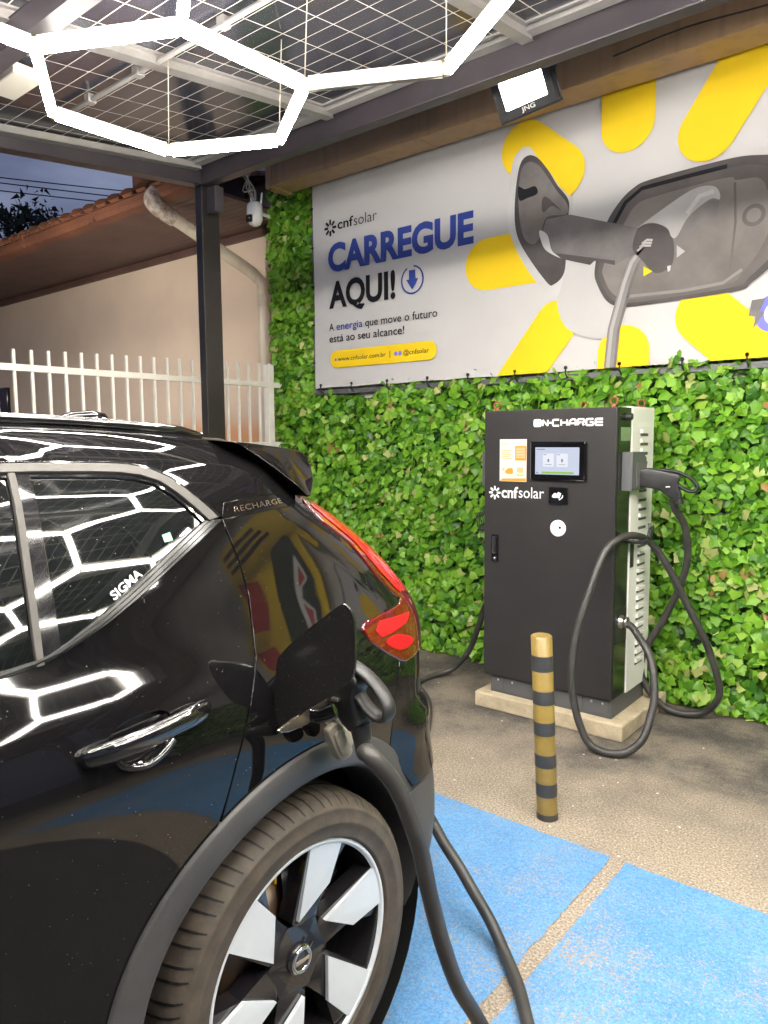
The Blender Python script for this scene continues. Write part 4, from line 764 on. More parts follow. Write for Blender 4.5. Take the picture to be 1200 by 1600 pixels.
# ------------------------------------------------------------------ bollard
bo = empty('bollard', (-1.275, 2.57, 0), 'ochre and black striped steel bollard standing in front of the charging cabinet', 'bollard')
tilt = -.012; zb = [0, .025, .096, .149, .215, .267, .346, .398, .470, .523, .601, .664, .735]
for i in range(12):
    a, b = zb[i], zb[i + 1]; cxx = lambda z: (-1.275 - .045 * z, 2.57 - .01 * z, z); r = .0425
    mb = MB(); pa, pb = Vector(cxx(a)), Vector(cxx(b)); rad = r + (.0008 if i % 2 == 1 and i else 0)
    if i == 0: rad = .0435
mb = MB(); V_ = []
def ring_(z, r): c = (-1.275 - .045 * z, 2.57 - .01 * z); return [(c[0] + r * math.cos(2 * PI * k / 28), c[1] + r * math.sin(2 * PI * k / 28), z) for k in range(28)]
def sleeve(z0, z1, r, cap=False):
    mb = MB(); V_ = ring_(z0, r) + ring_(z1, r) + ([] if not cap else ring_(z1 + .004, r - .005)); n = len(V_) // 28
    mb.add(V_, [(i * 28 + k, i * 28 + (k + 1) % 28, (i + 1) * 28 + (k + 1) % 28, (i + 1) * 28 + k) for i in range(n - 1) for k in range(28)], 0, True)
    if cap: mb.add(V_[-28:], [tuple(range(28))], 0)
    return mb
sleeve(0, .737, .0415, True).build('tube', 'boll_y', bo)
for a, b in ((.0, .080), (.149, .215), (.267, .346)[:2], (.398, .470), (.523, .601), (.664, .700)): pass
for a, b in ((0, .026), (.097, .150), (.216, .268), (.346, .399), (.470, .524), (.602, .664)): sleeve(a, b, .0424).build('band', 'boll_k', bo)

# ------------------------------------------------------------------ charging cables and plugs
def plug(parent, o, a, b, Lk=1.0):   # o: socket face, a: outward axis, b: up
    o, a, b = Vector(o), Vector(a).normalized(), Vector(b).normalized(); c = a.cross(b)
    P = lambda u, v, w=0: tuple(o + a * (u * Lk) + b * (v * Lk) + c * (w * Lk))
    mb = MB()      # body: rounded block from the face to the grip
    prof = [(-.02, -.058), (-.02, .040), (.05, .048), (.115, .036), (.20, .020), (.215, -.005), (.20, -.035), (.225, -.105), (.195, -.135), (.165, -.12), (.10, -.072), (.05, -.066)]
    bm = bmesh.new(); vs = [bm.verts.new(Vector(P(u, v, -.030))) for u, v in prof]; f = bm.faces.new(vs); r = bmesh.ops.extrude_face_region(bm, geom=[f])
    for g in r['geom']:
        if isinstance(g, bmesh.types.BMVert): g.co += c * (.060 * Lk)
    mb.bm(bm, .013 * Lk, 0, 3, True); body = mb.build('connector_body', 'plastic', parent)
    mb = MB(); loop = [P(.10, .040), (P(.19, .030)), P(.262, -.002), P(.298, -.042), P(.292, -.070), P(.262, -.076), P(.222, -.058), P(.185, -.030)]
    mb.tube(loop, .0145 * Lk, 12, sub=5, ell=(1.55, .72, c)); mb.build('grip', 'plastic', parent)
    mb = MB(); mb.tube([P(.205, -.115), P(.214, -.150)], [.027 * Lk, .024 * Lk], 16); mb.build('collar', 'plastic', parent)
    mb = MB(); mb.box(-.012 * Lk, .012 * Lk, -.010 * Lk, .010 * Lk, -.004 * Lk, .004 * Lk, .002); l = mb.build('latch', 'steel', parent); l.location += Vector(P(.15, -.055, .031)); return P
cb = empty('charging_cable', (-1.2, 3.6, .02), 'thick black cable looped over the rack on the cabinet with its plug holstered', 'cable', 'charging cables of the cabinet')
PTS = [(-1.396, 3.575, .579), (-1.328, 3.56, .569), (-1.271, 3.53, .524), (-1.215, 3.5, .466), (-1.177, 3.46, .395), (-1.153, 3.42, .278), (-1.157, 3.38, .187), (-1.172, 3.33, .097), (-1.226, 3.29, .036), (-1.285, 3.26, .021), (-1.355, 3.25, .024), (-1.412, 3.24, .066), (-1.468, 3.24, .199), (-1.496, 3.25, .355), (-1.494, 3.28, .541), (-1.456, 3.34, .757), (-1.418, 3.42, .942), (-1.377, 3.5, 1.010), (-1.338, 3.62, 1.018), (-1.302, 3.75, .965), (-1.231, 3.82, .83), (-1.154, 3.88, .642), (-1.073, 3.93, .455), (-1.018, 3.97, .264), (-1.01, 3.98, .151), (-1.079, 4.0, .052), (-1.179, 3.98, .022), (-1.281, 3.95, .05), (-1.371, 3.92, .155), (-1.403, 3.93, .264), (-1.369, 3.94, .385), (-1.296, 3.95, .527), (-1.217, 3.93, .704), (-1.167, 3.9, .873), (-1.165, 3.84, 1.049), (-1.195, 3.765, 1.150), (-1.203, 3.745, 1.20)]
mb = MB(); mb.tube(PTS, .0185, 14, sub=6); mb.build('cable', 'cable', cb)
plug(cb, (-1.335, 3.665, 1.315), (1, .25, -.02), (.02, 0, 1), .88)

# ------------------------------------------------------------------ car body surface: u runs along the car, s up the side and over the roof
XS, XC = -1.055, -2.0
ROW = np.array([(.18, .18, .090, 1.60, .30, -2.30), (.30, .30, .035, 1.62, .30, -2.40), (.42, .42, .028, 1.70, .30, -2.45), (.55, .55, .034, 1.74, .30, -2.47), (.68, .68, .026, 1.72, .30, -2.46), (.80, .80, .008, 1.69, .30, -2.42), (.90, .90, -.002, 1.67, .30, -2.36), (.98, .98, .004, 1.68, .30, -2.20), (1.05, 1.05, .026, 1.69, .30, -1.75), (1.12, 1.12, .058, 1.66, .30, -1.35), (1.22, 1.22, .096, 1.56, .29, -1.15), (1.34, 1.34, .142, 1.40, .28, -.92), (1.43, 1.43, .182, 1.31, .25, -.72), (1.49, 1.485, .225, 1.31, .22, -.60), (1.56, 1.530, .300, 1.32, .20, -.52), (1.68, 1.553, .410, 1.33, .20, -.48), (1.90, 1.565, .640, 1.33, .20, -.46), (2.20, 1.570, .945, 1.33, .20, -.46)])
def spline(xs, ys):
    n = len(xs); h = np.diff(xs); A = np.zeros((n, n)); b = np.zeros(n); A[0, 0] = A[-1, -1] = 1
    for i in range(1, n - 1): A[i, i - 1] = h[i - 1]; A[i, i] = 2 * (h[i - 1] + h[i]); A[i, i + 1] = h[i]; b[i] = 6 * ((ys[i + 1] - ys[i]) / h[i] - (ys[i] - ys[i - 1]) / h[i - 1])
    Mm = np.linalg.solve(A, b)
    def f(x):
        x = np.clip(x, xs[0], xs[-1]); i = np.clip(np.searchsorted(xs, x) - 1, 0, n - 2); a = xs[i + 1] - x; c = x - xs[i]; hh = h[i]
        return Mm[i] * a ** 3 / (6 * hh) + Mm[i + 1] * c ** 3 / (6 * hh) + (ys[i] / hh - Mm[i] * hh / 6) * a + (ys[i + 1] / hh - Mm[i + 1] * hh / 6) * c
    return f
fZ, fD, fE, fR = (spline(ROW[:, 0], ROW[:, k]) for k in (1, 2, 3, 4)); fF = lambda s: np.interp(s, ROW[:, 0], ROW[:, 5])
def S0(u, s):
    u = np.asarray(u, float); s = np.asarray(s, float); z = fZ(s); d = fD(s); E = fE(s); Rr = fR(s); x0 = XS - d; uc = E - Rr; uf = fF(s) + .4
    th = np.clip((u - uc) / Rr, 0, PI / 2); ex = np.maximum(u - uc - Rr * PI / 2, 0); tf = np.clip((uf - u) / .4, 0, PI / 2); ef = np.maximum(uf - u - .4 * PI / 2, 0)
    y = np.where(u > uc, uc + Rr * np.sin(th), np.where(u < uf, uf - .4 * np.sin(tf), u))
    x = x0 - Rr * (1 - np.cos(th)) - ex - .4 * (1 - np.cos(tf)) - ef
    x = x - .10 * np.maximum(np.minimum(y, uc) - .75, 0) ** 2 * np.clip((s - .3) / .4, 0, 1)
    w = np.clip((s - 1.3) / .25, 0, 1); w = w * w * (3 - 2 * w); z = z - .075 * np.maximum(y - .45, 0) ** 2 * w
    return np.stack(np.broadcast_arrays(np.maximum(x, XC), y, z), -1)
def SN(u, s):
    e = 1e-3; a = S0(u + e, s) - S0(u - e, s); b = S0(u, s + e) - S0(u, s - e); n = np.cross(a, b); n /= np.maximum(np.linalg.norm(n, axis=-1, keepdims=True), 1e-9)
    return n * np.where((n[..., :1] + .3 * n[..., 1:2] * 0 + .6 * n[..., 2:3]) < 0, -1, 1) if False else n
_t = SN(np.array([.5]), np.array([.9]))[0]; NS = 1 if _t[0] > 0 else -1
def S(u, s, off=0.): return S0(u, s) + SN(u, s) * NS * (np.asarray(off)[..., None] if np.ndim(off) else off)
def pip(P, poly):
    x, y = P[:, 0], P[:, 1]; c = np.zeros(len(P), bool); n = len(poly)
    for i in range(n):
        (x1, y1), (x2, y2) = poly[i - 1], poly[i]
        if y1 == y2: continue
        hit = ((y1 > y) != (y2 > y)) & (x < (x2 - x1) * (y - y1) / (y2 - y1) + x1); c ^= hit
    return c
def densify(poly, step):
    Q = []
    for i in range(len(poly)):
        a, b = Vector(poly[i - 1]), Vector(poly[i]); n = max(1, int((b - a).length / step))
        Q += [tuple(a + (b - a) * k / n) for k in range(n)]
    return Q
def panel(name, poly, m, parent, off=0., step=.025, holes=(), rim=.012, offf=None, lip=.0015):
    loops = [densify(poly, step)] + [densify(h, step * .6) for h in holes]; pts = []; ed = []
    for lp in loops: k = len(pts); pts += lp; ed += [(k + i, k + (i + 1) % len(lp)) for i in range(len(lp))]
    A = np.array(loops[0]); us = np.arange(A[:, 0].min() + step * .7, A[:, 0].max(), step); ss = np.arange(A[:, 1].min() + step * .7, A[:, 1].max(), step); G = np.array([(a, b) for a in us for b in ss])
    if len(G):
        ok = pip(G, loops[0])
        for h in loops[1:]: ok &= ~pip(G, h)
        B = np.array(pts); keep = ok & (np.min(np.hypot(G[:, None, 0] - B[None, :, 0], G[:, None, 1] - B[None, :, 1]), 1) > step * .45); pts += [tuple(g) for g in G[keep]]
    r = delaunay_2d_cdt([Vector(p) for p in pts], ed, [], 0, 1e-6); v2 = np.array([tuple(v) for v in r[0]]); tri = np.array([f for f in r[2] if len(f) == 3]); cc = v2[tri].mean(1)
    ok = pip(cc, loops[0])
    for h in loops[1:]: ok &= ~pip(cc, h)
    tri = tri[ok]; o_ = off if offf is None else off + offf(v2[:, 0], v2[:, 1]); P3 = S(v2[:, 0], v2[:, 1], o_); nn = SN(v2[:, 0], v2[:, 1]) * NS
    T3 = P3[tri]; fl_ = ((np.cross(T3[:, 1] - T3[:, 0], T3[:, 2] - T3[:, 0]) * nn[tri[:, 0]]).sum(-1) < 0); tri[fl_] = tri[fl_][:, ::-1]
    mb = MB(); mb.add(P3, [tuple(t) for t in tri.tolist()], 0, True)
    if rim:
        for li, lp in enumerate(loops):
            Lp = np.array(lp); o2 = off if offf is None else off + offf(Lp[:, 0], Lp[:, 1]); p0 = S(Lp[:, 0], Lp[:, 1], o2); n0 = SN(Lp[:, 0], Lp[:, 1]) * NS; n = len(Lp)
            tang = np.roll(p0, -1, 0) - np.roll(p0, 1, 0); tang /= np.maximum(np.linalg.norm(tang, axis=1, keepdims=True), 1e-9); outw = np.cross(tang, n0); ctr = p0.mean(0); sgn = np.sign(((p0 - ctr) * outw).sum()) * (1 if li == 0 else -1)
            rings = [p0, p0 + sgn * outw * lip * .7 - n0 * lip * .3, p0 + sgn * outw * lip - n0 * lip, p0 + sgn * outw * lip - n0 * rim]
            V_ = np.concatenate(rings); F_ = [(a * n + i, a * n + (i + 1) % n, (a + 1) * n + (i + 1) % n, (a + 1) * n + i) for a in range(3) for i in range(n)]; mb.add(V_, F_, 0, True)
    return mb.build(name, m, parent)
def arc(cy, cz, r, a0, a1, n=24): return [(cy + r * math.cos(R(a0 + (a1 - a0) * k / n)), cz + r * math.sin(R(a0 + (a1 - a0) * k / n))) for k in range(n + 1)]
WY, WZ = 1.05, .366
car = empty('parked_car', (-2.0, -.25, 0), 'black electric car reversed into the blue bay with a charging plug in its rear side', 'car')
# full shell a little under the outer panels, both sides
SV = []; SF = []; ns = 64
sv = np.concatenate([np.linspace(.18, 1.5, 46), np.linspace(1.53, 2.2, 18)]); rows = []
for s in sv:
    E, Rr, Fv, D = float(fE(s)), float(fR(s)), float(fF(s)), float(fD(s)); u1 = E - Rr + Rr * PI / 2 + max(0, (XS - D - Rr) - XC); u0 = Fv + .4 - .4 * PI / 2 - max(0, (XS - D - .4) - XC)
    uu = np.linspace(u0, u1, 150); rows.append(S(uu, np.full_like(uu, s), -.014))
G = np.array(rows); G[..., 0] = np.maximum(G[..., 0], XC)
for side in (1, -1):
    k = len(SV); Q = G.reshape(-1, 3).copy()
    if side < 0: Q[:, 0] = 2 * XC - Q[:, 0]
    SV += Q.tolist()
    for j in range(len(sv) - 1):
        for i in range(149):
            c = G[j:j + 2, i:i + 2].reshape(-1, 3).mean(0)
            if c[0] > -1.45 and (math.hypot(c[1] - WY, c[2] - WZ) < .46 or math.hypot(c[1] + 1.652, c[2] - WZ) < .46): continue
            if c[0] > -1.25 and .99 < c[1] < 1.16 and .95 < c[2] < 1.02 and side > 0: continue
            q = (j * 150 + i, j * 150 + i + 1, (j + 1) * 150 + i + 1, (j + 1) * 150 + i); q = tuple(k + t for t in q); SF.append(q if side > 0 else q[::-1])
mb = MB(); mb.add(SV, SF, 0, True); mb.build('body', 'paint', car)
SHUT = [(.945, 1.350), (.951, 1.305), (.959, 1.257), (.960, 1.195), (.948, 1.135), (.933, 1.078), (.911, 1.041), (.874, .974), (.844, .91), (.822, .845)]
MLOW = [(-.06, 1.118), (.1, 1.126), (.25, 1.138), (.38, 1.150), (.462, 1.156), (.504, 1.158), (.55, 1.166), (.602, 1.184), (.657, 1.203), (.719, 1.233), (.789, 1.269), (.865, 1.308), (.945, 1.350)]
GBOT = [(.558, 1.175), (.605, 1.196), (.663, 1.225), (.749, 1.27), (.822, 1.31), (.895, 1.349)]
GTOP = [(.58, 1.452), (.658, 1.450), (.729, 1.448), (.766, 1.445), (.796, 1.439), (.82, 1.429), (.836, 1.415), (.867, 1.383), (.895, 1.349)]
TTOP = [(-.06, 1.476), (.2, 1.478), (.541, 1.479), (.619, 1.479), (.706, 1.478), (.743, 1.478), (.781, 1.475), (.81, 1.469), (.834, 1.459), (.857, 1.444), (.882, 1.421), (.912, 1.391), (.943, 1.357)]
SHUT_S = SHUT[:1] + [(p[0], p[1]) for p in SHUT[1:]]
d_in = lambda L, du: [(a - du, b) for a, b in L]
HS = smooth_poly([(.600, 1.030), (.640, 1.048), (.700, 1.048), (.722, 1.030), (.715, 1.000), (.690, .982), (.650, .972), (.618, .980), (.602, 1.002)], 5)
dpoly = MLOW[:-1] + d_in(SHUT_S, .0025) + arc(WY, WZ, .475, 123, 176, 20) + [(.565, .33), (-.055, .33), (-.06, .8)]
rd_ = panel('rear_door', dpoly, 'paint', car, holes=[HS], step=.022)
fpoly = [(-.066, 1.118), (-.061, .8), (-.061, .33), (-1.1, .33), (-1.17, .7), (-1.17, 1.06), (-.9, 1.075)]
panel('front_door', fpoly, 'paint', car, step=.05)
# handle: recess, bar and lower lip
c0 = np.array(HS).mean(0); rg = []
for t in (1.02, .85, .6, .3, .02): rg.append([(c0[0] + (a - c0[0]) * t, c0[1] + (b - c0[1]) * t) for a, b in HS])
dep = (-.004, -.018, -.028, -.033, -.035); V_ = np.concatenate([S(np.array(q)[:, 0], np.array(q)[:, 1], dv) for q, dv in zip(rg, dep)]); n = len(HS)
mb = MB(); mb.add(V_, [(a * n + i, a * n + (i + 1) % n, (a + 1) * n + (i + 1) % n, (a + 1) * n + i) for a in range(4) for i in range(n)], 0, True); mb.build('handle_recess', 'gloss', rd_)
HB = [(.548, 1.012, -.004), (.558, 1.013, .014), (.585, 1.014, .030), (.62, 1.015, .036), (.66, 1.017, .039), (.70, 1.020, .039), (.74, 1.023, .035), (.768, 1.025, .024), (.785, 1.026, .008), (.792, 1.026, -.006)]
HP = [S(np.array(u), np.array(s), o) for u, s, o in HB]
mb = MB(); mb.tube(HP, [.008, .0145, .0165, .017, .017, .017, .0175, .0175, .015, .008], 14, sub=5, ell=(1.08, .72, (0, 0, 1))); mb.build('door_handle', 'gloss', rd_)
mb = MB(); LP_ = [(.607, .992, .004), (.615, .982, .005), (.640, .973, .006), (.665, .972, .006), (.690, .981, .006), (.712, .994, .004)]; mb.tube([S(np.array(u), np.array(s), o) for u, s, o in LP_], .0062, 8, sub=5); mb.build('handle_lip', 'gloss', rd_)
# glass, pillars, trim
gpoly = GTOP + GBOT[::-1]
gl = panel('quarter_glass', gpoly, 'glass', car, off=-.004, rim=0, step=.02)
g2 = [(-.05, 1.452), (.545, 1.4515), (.519, 1.166), (.45, 1.158), (.2, 1.142), (-.05, 1.127)]
panel('rear_door_glass', g2, 'glass', car, off=-.004, rim=0, step=.03)
panel('front_door_glass', [(-.10, 1.45), (-.10, 1.122), (-.92, 1.085), (-.62, 1.44)], 'glass', car, off=-.004, rim=0, step=.05)
panel('window_pillar', [(.555, 1.458), (.579, 1.457), (.560, 1.172), (.528, 1.164)], 'gloss', car, off=.002, rim=.006, step=.02)
panel('division_bar', [(.544, 1.459), (.5545, 1.459), (.5275, 1.160), (.517, 1.159)], 'trim', car, off=.005, rim=.008, step=.02, lip=.001)
panel('middle_pillar', [(-.10, 1.455), (-.05, 1.455), (-.05, 1.115), (-.10, 1.11)], 'gloss', car, off=.002, rim=.006, step=.03)
GT2 = [(-.06, 1.452), (.2, 1.452)] + GTOP
def lerp_line(A, B, t, n=26):
    def rs(L):
        L = np.array(L); d = np.r_[0, np.cumsum(np.hypot(*np.diff(L, axis=0).T))]; q = np.linspace(0, d[-1], n); return np.stack([np.interp(q, d, L[:, 0]), np.interp(q, d, L[:, 1])], -1)
    a, b = rs(A), rs(B); return [tuple(p) for p in a * (1 - t) + b * t]
for t0, t1, mm, of in ((.0, .22, 'gloss', .003), (.24, .74, 'trim', .007), (.76, 1.0, 'gloss', .001)):
    panel('window_trim', lerp_line(TTOP, GT2, t0) + lerp_line(TTOP, GT2, t1)[::-1], mm, car, off=of, rim=.008, step=.02, lip=.0012)
GB2 = [(-.06, 1.128), (.1, 1.136), (.25, 1.147), (.38, 1.157), (.47, 1.164), (.53, 1.168)] + GBOT
for t0, t1, mm, of in ((.03, .34, 'moulding', .004), (.37, .66, 'moulding', .008), (.69, .99, 'moulding', .005)):
    panel('belt_moulding', lerp_line(MLOW, GB2, t0) + lerp_line(MLOW, GB2, t1)[::-1], mm, car, off=of, rim=.010, step=.018, lip=.0018)
# pillar strip with lettering, roof side, spoiler
PUP = [(.963, 1.385), (1.025, 1.392), (1.103, 1.398), (1.215, 1.402)]; PLO = [(.951, 1.351), (1.02, 1.356), (1.114, 1.364), (1.240, 1.370)]
panel('pillar_panel', PUP + PLO[::-1] + [(.948, 1.356)], 'paint', car, rim=.010, step=.02)
SEAM = [(1.215, 1.406), (1.165, 1.445), (1.135, 1.475), (1.112, 1.515), (1.118, 1.56), (1.13, 1.62)]
rpoly = [(-.5, 1.483)] + [(a, b + .003) for a, b in TTOP[1:]] + [(a, b + .003) for a, b in PUP] + SEAM + [(1.13, 2.2), (-.5, 2.2)]
panel('roof_panel', rpoly, 'paint', car, step=.028)
SP = [(1.046, 1.507), (1.10, 1.503), (1.15, 1.497), (1.21, 1.490), (1.258, 1.4835), (1.268, 1.478), (1.276, 1.466), (1.273, 1.440), (1.255, 1.408), (1.226, 1.382), (1.212, 1.376), (1.197, 1.385), (1.178, 1.402), (1.130, 1.446), (1.093, 1.479), (1.066, 1.500)]
cy_, cz_ = np.mean(np.array(SP), 0); V_ = []; n = len(SP) * 3; Q_ = smooth_poly(SP, 3)
for sc, dx in ((.94, .004), (.975, .004), (.992, .001), (1.0, -.006), (1.0, -.05), (1.0, -.25), (1.0, -.5)):
    for y, z in Q_: V_.append((XS - float(fD(min(z, 1.5))) - .004 + dx + (-.3 * max(0, y - 1.18) if dx > -.1 else 0), cy_ + (y - cy_) * sc + (.03 * max(0, -dx) if 1 else 0), cz_ + (z - cz_) * sc + .05 * max(0, -dx)))
rings = len(V_) // n; V_ += [(XC, v[1] + .01, v[2] + .004) for v in V_[-n:]]
mb = MB(); mb.add(V_, [(a * n + i, a * n + (i + 1) % n, (a + 1) * n + (i + 1) % n, (a + 1) * n + i) for a in range(rings) for i in range(n)] + [tuple(range(n))], 0, True); mb.build('spoiler', 'paint', car, recalc=True)
mb = MB(); k0 = len(V_); mb.add([(2 * XC - x, y, z) for x, y, z in V_], [(a * n + i, a * n + (i + 1) % n, (a + 1) * n + (i + 1) % n, (a + 1) * n + i) for a in range(rings) for i in range(n)] + [tuple(range(n))], 0, True); mb.build('spoiler', 'paint', car, recalc=True)
V_, F_ = text_fit('RECHARGE', .983, 1.130, 0, 1, -.005, spacing=1.06)
def on_car(V_, base, top, off): u = V_[:, 0]; b = np.interp(u, [p[0] for p in base], [p[1] for p in base]); t = np.interp(u, [p[0] for p in top], [p[1] for p in top]); return S(u, b + (t - b) * V_[:, 1], off)
mb = MB(); mb.add(on_car(V_, [(.983, 1.3625), (1.13, 1.3745)], [(.983, 1.3755), (1.13, 1.3875)], .0015), F_); mb.build('model_lettering', 'chrome', car)
V_, F_ = text_fit('SIGMA', 0, 1, 0, 1, .02); B0, B1, T0 = np.array((.672, 1.235)), np.array((.737, 1.2685)), np.array((-.007, .0135))
uv = B0 + V_[:, :1] * (B1 - B0) + V_[:, 1:] * T0; mb = MB(); mb.add(S(uv[:, 0], uv[:, 1], -.003), F_); mb.build('window_lettering', 'white_letter', gl)
mb = MB(); q = np.array([(.797, 1.334), (.799, 1.320), (.818, 1.322), (.816, 1.338)]); mb.add(S(q[:, 0], q[:, 1], -.003), [(0, 1, 2, 3)]); mb.build('window_sticker', mat('green_sticker', (.12, .42, .30), .5, var=(260, (.35, .62, .5))), gl)
# quarter panel with charge port opening, bumper, lamp
LIN = [(1.238, 1.368), (1.262, 1.312), (1.338, 1.255), (1.395, 1.17), (1.460, 1.108), (1.484, 1.095), (1.456, 1.084), (1.372, 1.078), (1.29, 1.073), (1.278, 1.067), (1.28, 1.057), (1.289, 1.036), (1.35, .991), (1.398, .964)]
PORT = round_poly([(1.015, 1.060), (1.165, 1.050), (1.160, .945), (1.120, .915), (1.010, .925), (.985, .965), (.990, 1.03)], .02, 4)
qpoly = d_in(SHUT_S, -.0025)[::-1] + [(a, b - .002) for a, b in PLO[1:]] + [(a - .002, b) for a, b in LIN] + [(1.390, .960), (1.373, .908), (1.366, .843), (1.366, .757)] + arc(WY, WZ, .475, 50, 121, 24)
panel('quarter_panel', qpoly, 'paint', car, holes=[PORT], step=.022)
lift = lambda u, s: .026 * (lambda t: t * t * (3 - 2 * t))(np.clip((.83 - s) / .06, 0, 1)) * np.clip((u - 1.36) / .12, 0, 1)
bpoly = [(1.393, .960), (1.405, .966), (1.55, .965), (1.75, .95), (2.3, .95), (2.3, .60), (1.9, .60), (1.62, .605), (1.49, .612)] + arc(WY, WZ, .475, 31, 49, 8) + [(1.369, .757), (1.3695, .843), (1.3765, .908)]
panel('bumper', bpoly, 'paint', car, step=.025, offf=lift)
cpoly = [(1.47, .596), (1.62, .600), (1.9, .595), (2.3, .595), (2.3, .22), (1.60, .22), (1.48, .28)] + arc(WY, WZ, .44, -8, 30, 12)
panel('bumper_cladding', cpoly, 'clad', car, off=.020, step=.03)
panel('sill_cladding', [(.60, .42), (.55, .335), (-1.15, .335), (-1.15, .22), (.62, .20)], 'clad', car, off=.012, step=.04)
lout = [(1.42, .958), (1.60, .965), (1.72, 1.04), (1.71, 1.10), (1.62, 1.22), (1.50, 1.34), (1.38, 1.39), (1.275, 1.3745)]
lm = panel('tail_light', LIN + lout, 'lamp_red', car, off=.004, rim=.02, step=.018, lip=.004)
panel('reflector', [(1.318, 1.050), (1.345, 1.066), (1.49, 1.060), (1.454, 1.043), (1.378, 1.033), (1.334, 1.032)], 'lamp_bright', lm, off=.006, rim=.001, step=.012)
panel('reflector', smooth_poly([(1.347, 1.018), (1.401, 1.023), (1.470, .999), (1.436, .988), (1.388, .991)], 4), 'lamp_bright', lm, off=.006, rim=.001, step=.012)
panel('light_strip', [(1.262, 1.356), (1.288, 1.318), (1.360, 1.258), (1.418, 1.175), (1.482, 1.112), (1.56, 1.10), (1.52, 1.18), (1.45, 1.268), (1.37, 1.335), (1.32, 1.362)], 'lamp_strip', lm, off=.0065, rim=.001, step=.015)
# charge port pocket, flap, cap
mb = MB(); Pp = np.array(PORT); n = len(PORT); p0 = S(Pp[:, 0], Pp[:, 1], -.006); p1 = p0 + np.array((-.075, 0, 0)); mb.add(np.concatenate([p0, p1]), [(i, (i + 1) % n, n + (i + 1) % n, n + i) for i in range(n)], 0, True); mb.add(p1, [tuple(range(n))]); pk = mb.build('charge_port', 'plastic', car)
hinge = Vector((XS + .004, .951, 0)); fa = Vector((1, .25, 0)).normalized()
FL = [(.14, 1.203), (.156, 1.201), (.165, 1.187), (.17, 1.157), (.168, 1.084), (.162, 1.065), (.143, 1.045), (.097, 1.01), (.064, .988), (.008, .943), (-.006, .95), (-.012, .975), (-.010, 1.014), (-.005, 1.071), (.005, 1.092), (.046, 1.131), (.1, 1.173)]
mb = MB(); mb.prism(smooth_poly(FL, 4), tuple(hinge), tuple(fa), (0, 0, 1), -.009, bev=.002); fp = mb.build('charge_flap', mat('dusty_black_flap', (.008, .0075, .0075), .20, spec=.4, coat=.2, dust=(330, .11, (.22, .2, .18), .012)), car, recalc=True)
mb = MB(); mb.tube([tuple(hinge + Vector((-.03, .01, .985))), tuple(hinge + Vector((.05, .045, .965))), tuple(hinge + Vector((.10, .055, .985)))], .012, 8, sub=6, ell=(1.2, .45, (0, 0, 1))); mb.build('flap_hinge', 'gloss', fp)
mb = MB(); mb.prism(smooth_poly([(.907, .962), (.93, .968), (.965, .976), (1.013, .980), (1.064, .981), (1.066, .958), (1.012, .953), (.946, .950), (.922, .953)], 4), (-1.012, 0, 0), (0, 1, 0), (0, 0, 1), .006, bev=.0025); mb.build('hinge_cover', mat('smoked_metal', (.30, .26, .20), .22, metal=.9), car, recalc=True)
mb = MB(); mb.tube([(-1.04, 1.0, .985), (-1.015, 1.02, .955), (-.995, 1.04, .930)], .0016, 6, sub=5); mb.build('cap_tether', 'grey_rubber', car)
mb = MB(); L1_ = [(1.024, .925), (1.034, .934), (1.050, .936), (1.064, .926), (1.074, .905), (1.088, .880), (1.096, .864), (1.088, .853), (1.070, .851), (1.056, .857), (1.044, .878), (1.033, .902)]
mb.prism(smooth_poly(L1_, 3), (-1.006, 0, 0), (0, 1, 0), (0, 0, 1), .020, bev=.006); mb.prism([(1.055 + (y - 1.055) * .62, .893 + (z - .893) * .68) for y, z in smooth_poly(L1_, 3)], (-.987, 0, 0), (0, 1, 0), (0, 0, 1), .008, bev=.003); cp_ = mb.build('socket_cap', 'grey_rubber', car, recalc=True)
mb = MB(); mb.prism(smooth_poly([(1.066, .934), (1.092, .930), (1.102, .916), (1.106, .902), (1.122, .884), (1.124, .862), (1.108, .855), (1.092, .866), (1.080, .888), (1.068, .912)], 3), (-1.032, 0, 0), (0, 1, 0), (0, 0, 1), .022, bev=.006); mb.build('cap_lobe', 'grey_rubber', cp_, recalc=True)
# arch cladding, liner, wheel
def arch(parent, cy, a0, a1, flip=False):
    A = np.linspace(R(a0), R(a1), 72); prof = [(.497, -.006), (.496, .006), (.490, .010), (.466, .013), (.440, .015), (.430, .012), (.424, .002), (.421, -.03), (.421, -.16)]
    V_ = []
    for a in A:
        for r, of in prof:
            y, z = cy + r * math.cos(a), WZ + r * math.sin(a); p = S(np.array(y), np.array(max(z, .19)), of); V_.append((p[0], y, z))
    n = len(prof); mb = MB(); mb.add(V_, [(i * n + k, (i + 1) * n + k, (i + 1) * n + k + 1, i * n + k + 1) for i in range(71) for k in range(n - 1)], 0, True); return mb.build('wheel_arch', 'clad', parent, recalc=False)
arch(car, WY, -14, 196)
arch(car, -1.652, -14, 196)
mb = MB(); mb.lathe([(.425, -.02), (.43, -.16), (.43, -.36), (.0, -.37)], (-1.08, WY, WZ), 'x', 40); mb.build('wheel_liner', 'gap', car); mb = MB(); mb.lathe([(.425, -.02), (.43, -.16), (.43, -.36), (.0, -.37)], (-1.08, -1.652, WZ), 'x', 40); mb.build('wheel_liner', 'gap', car)
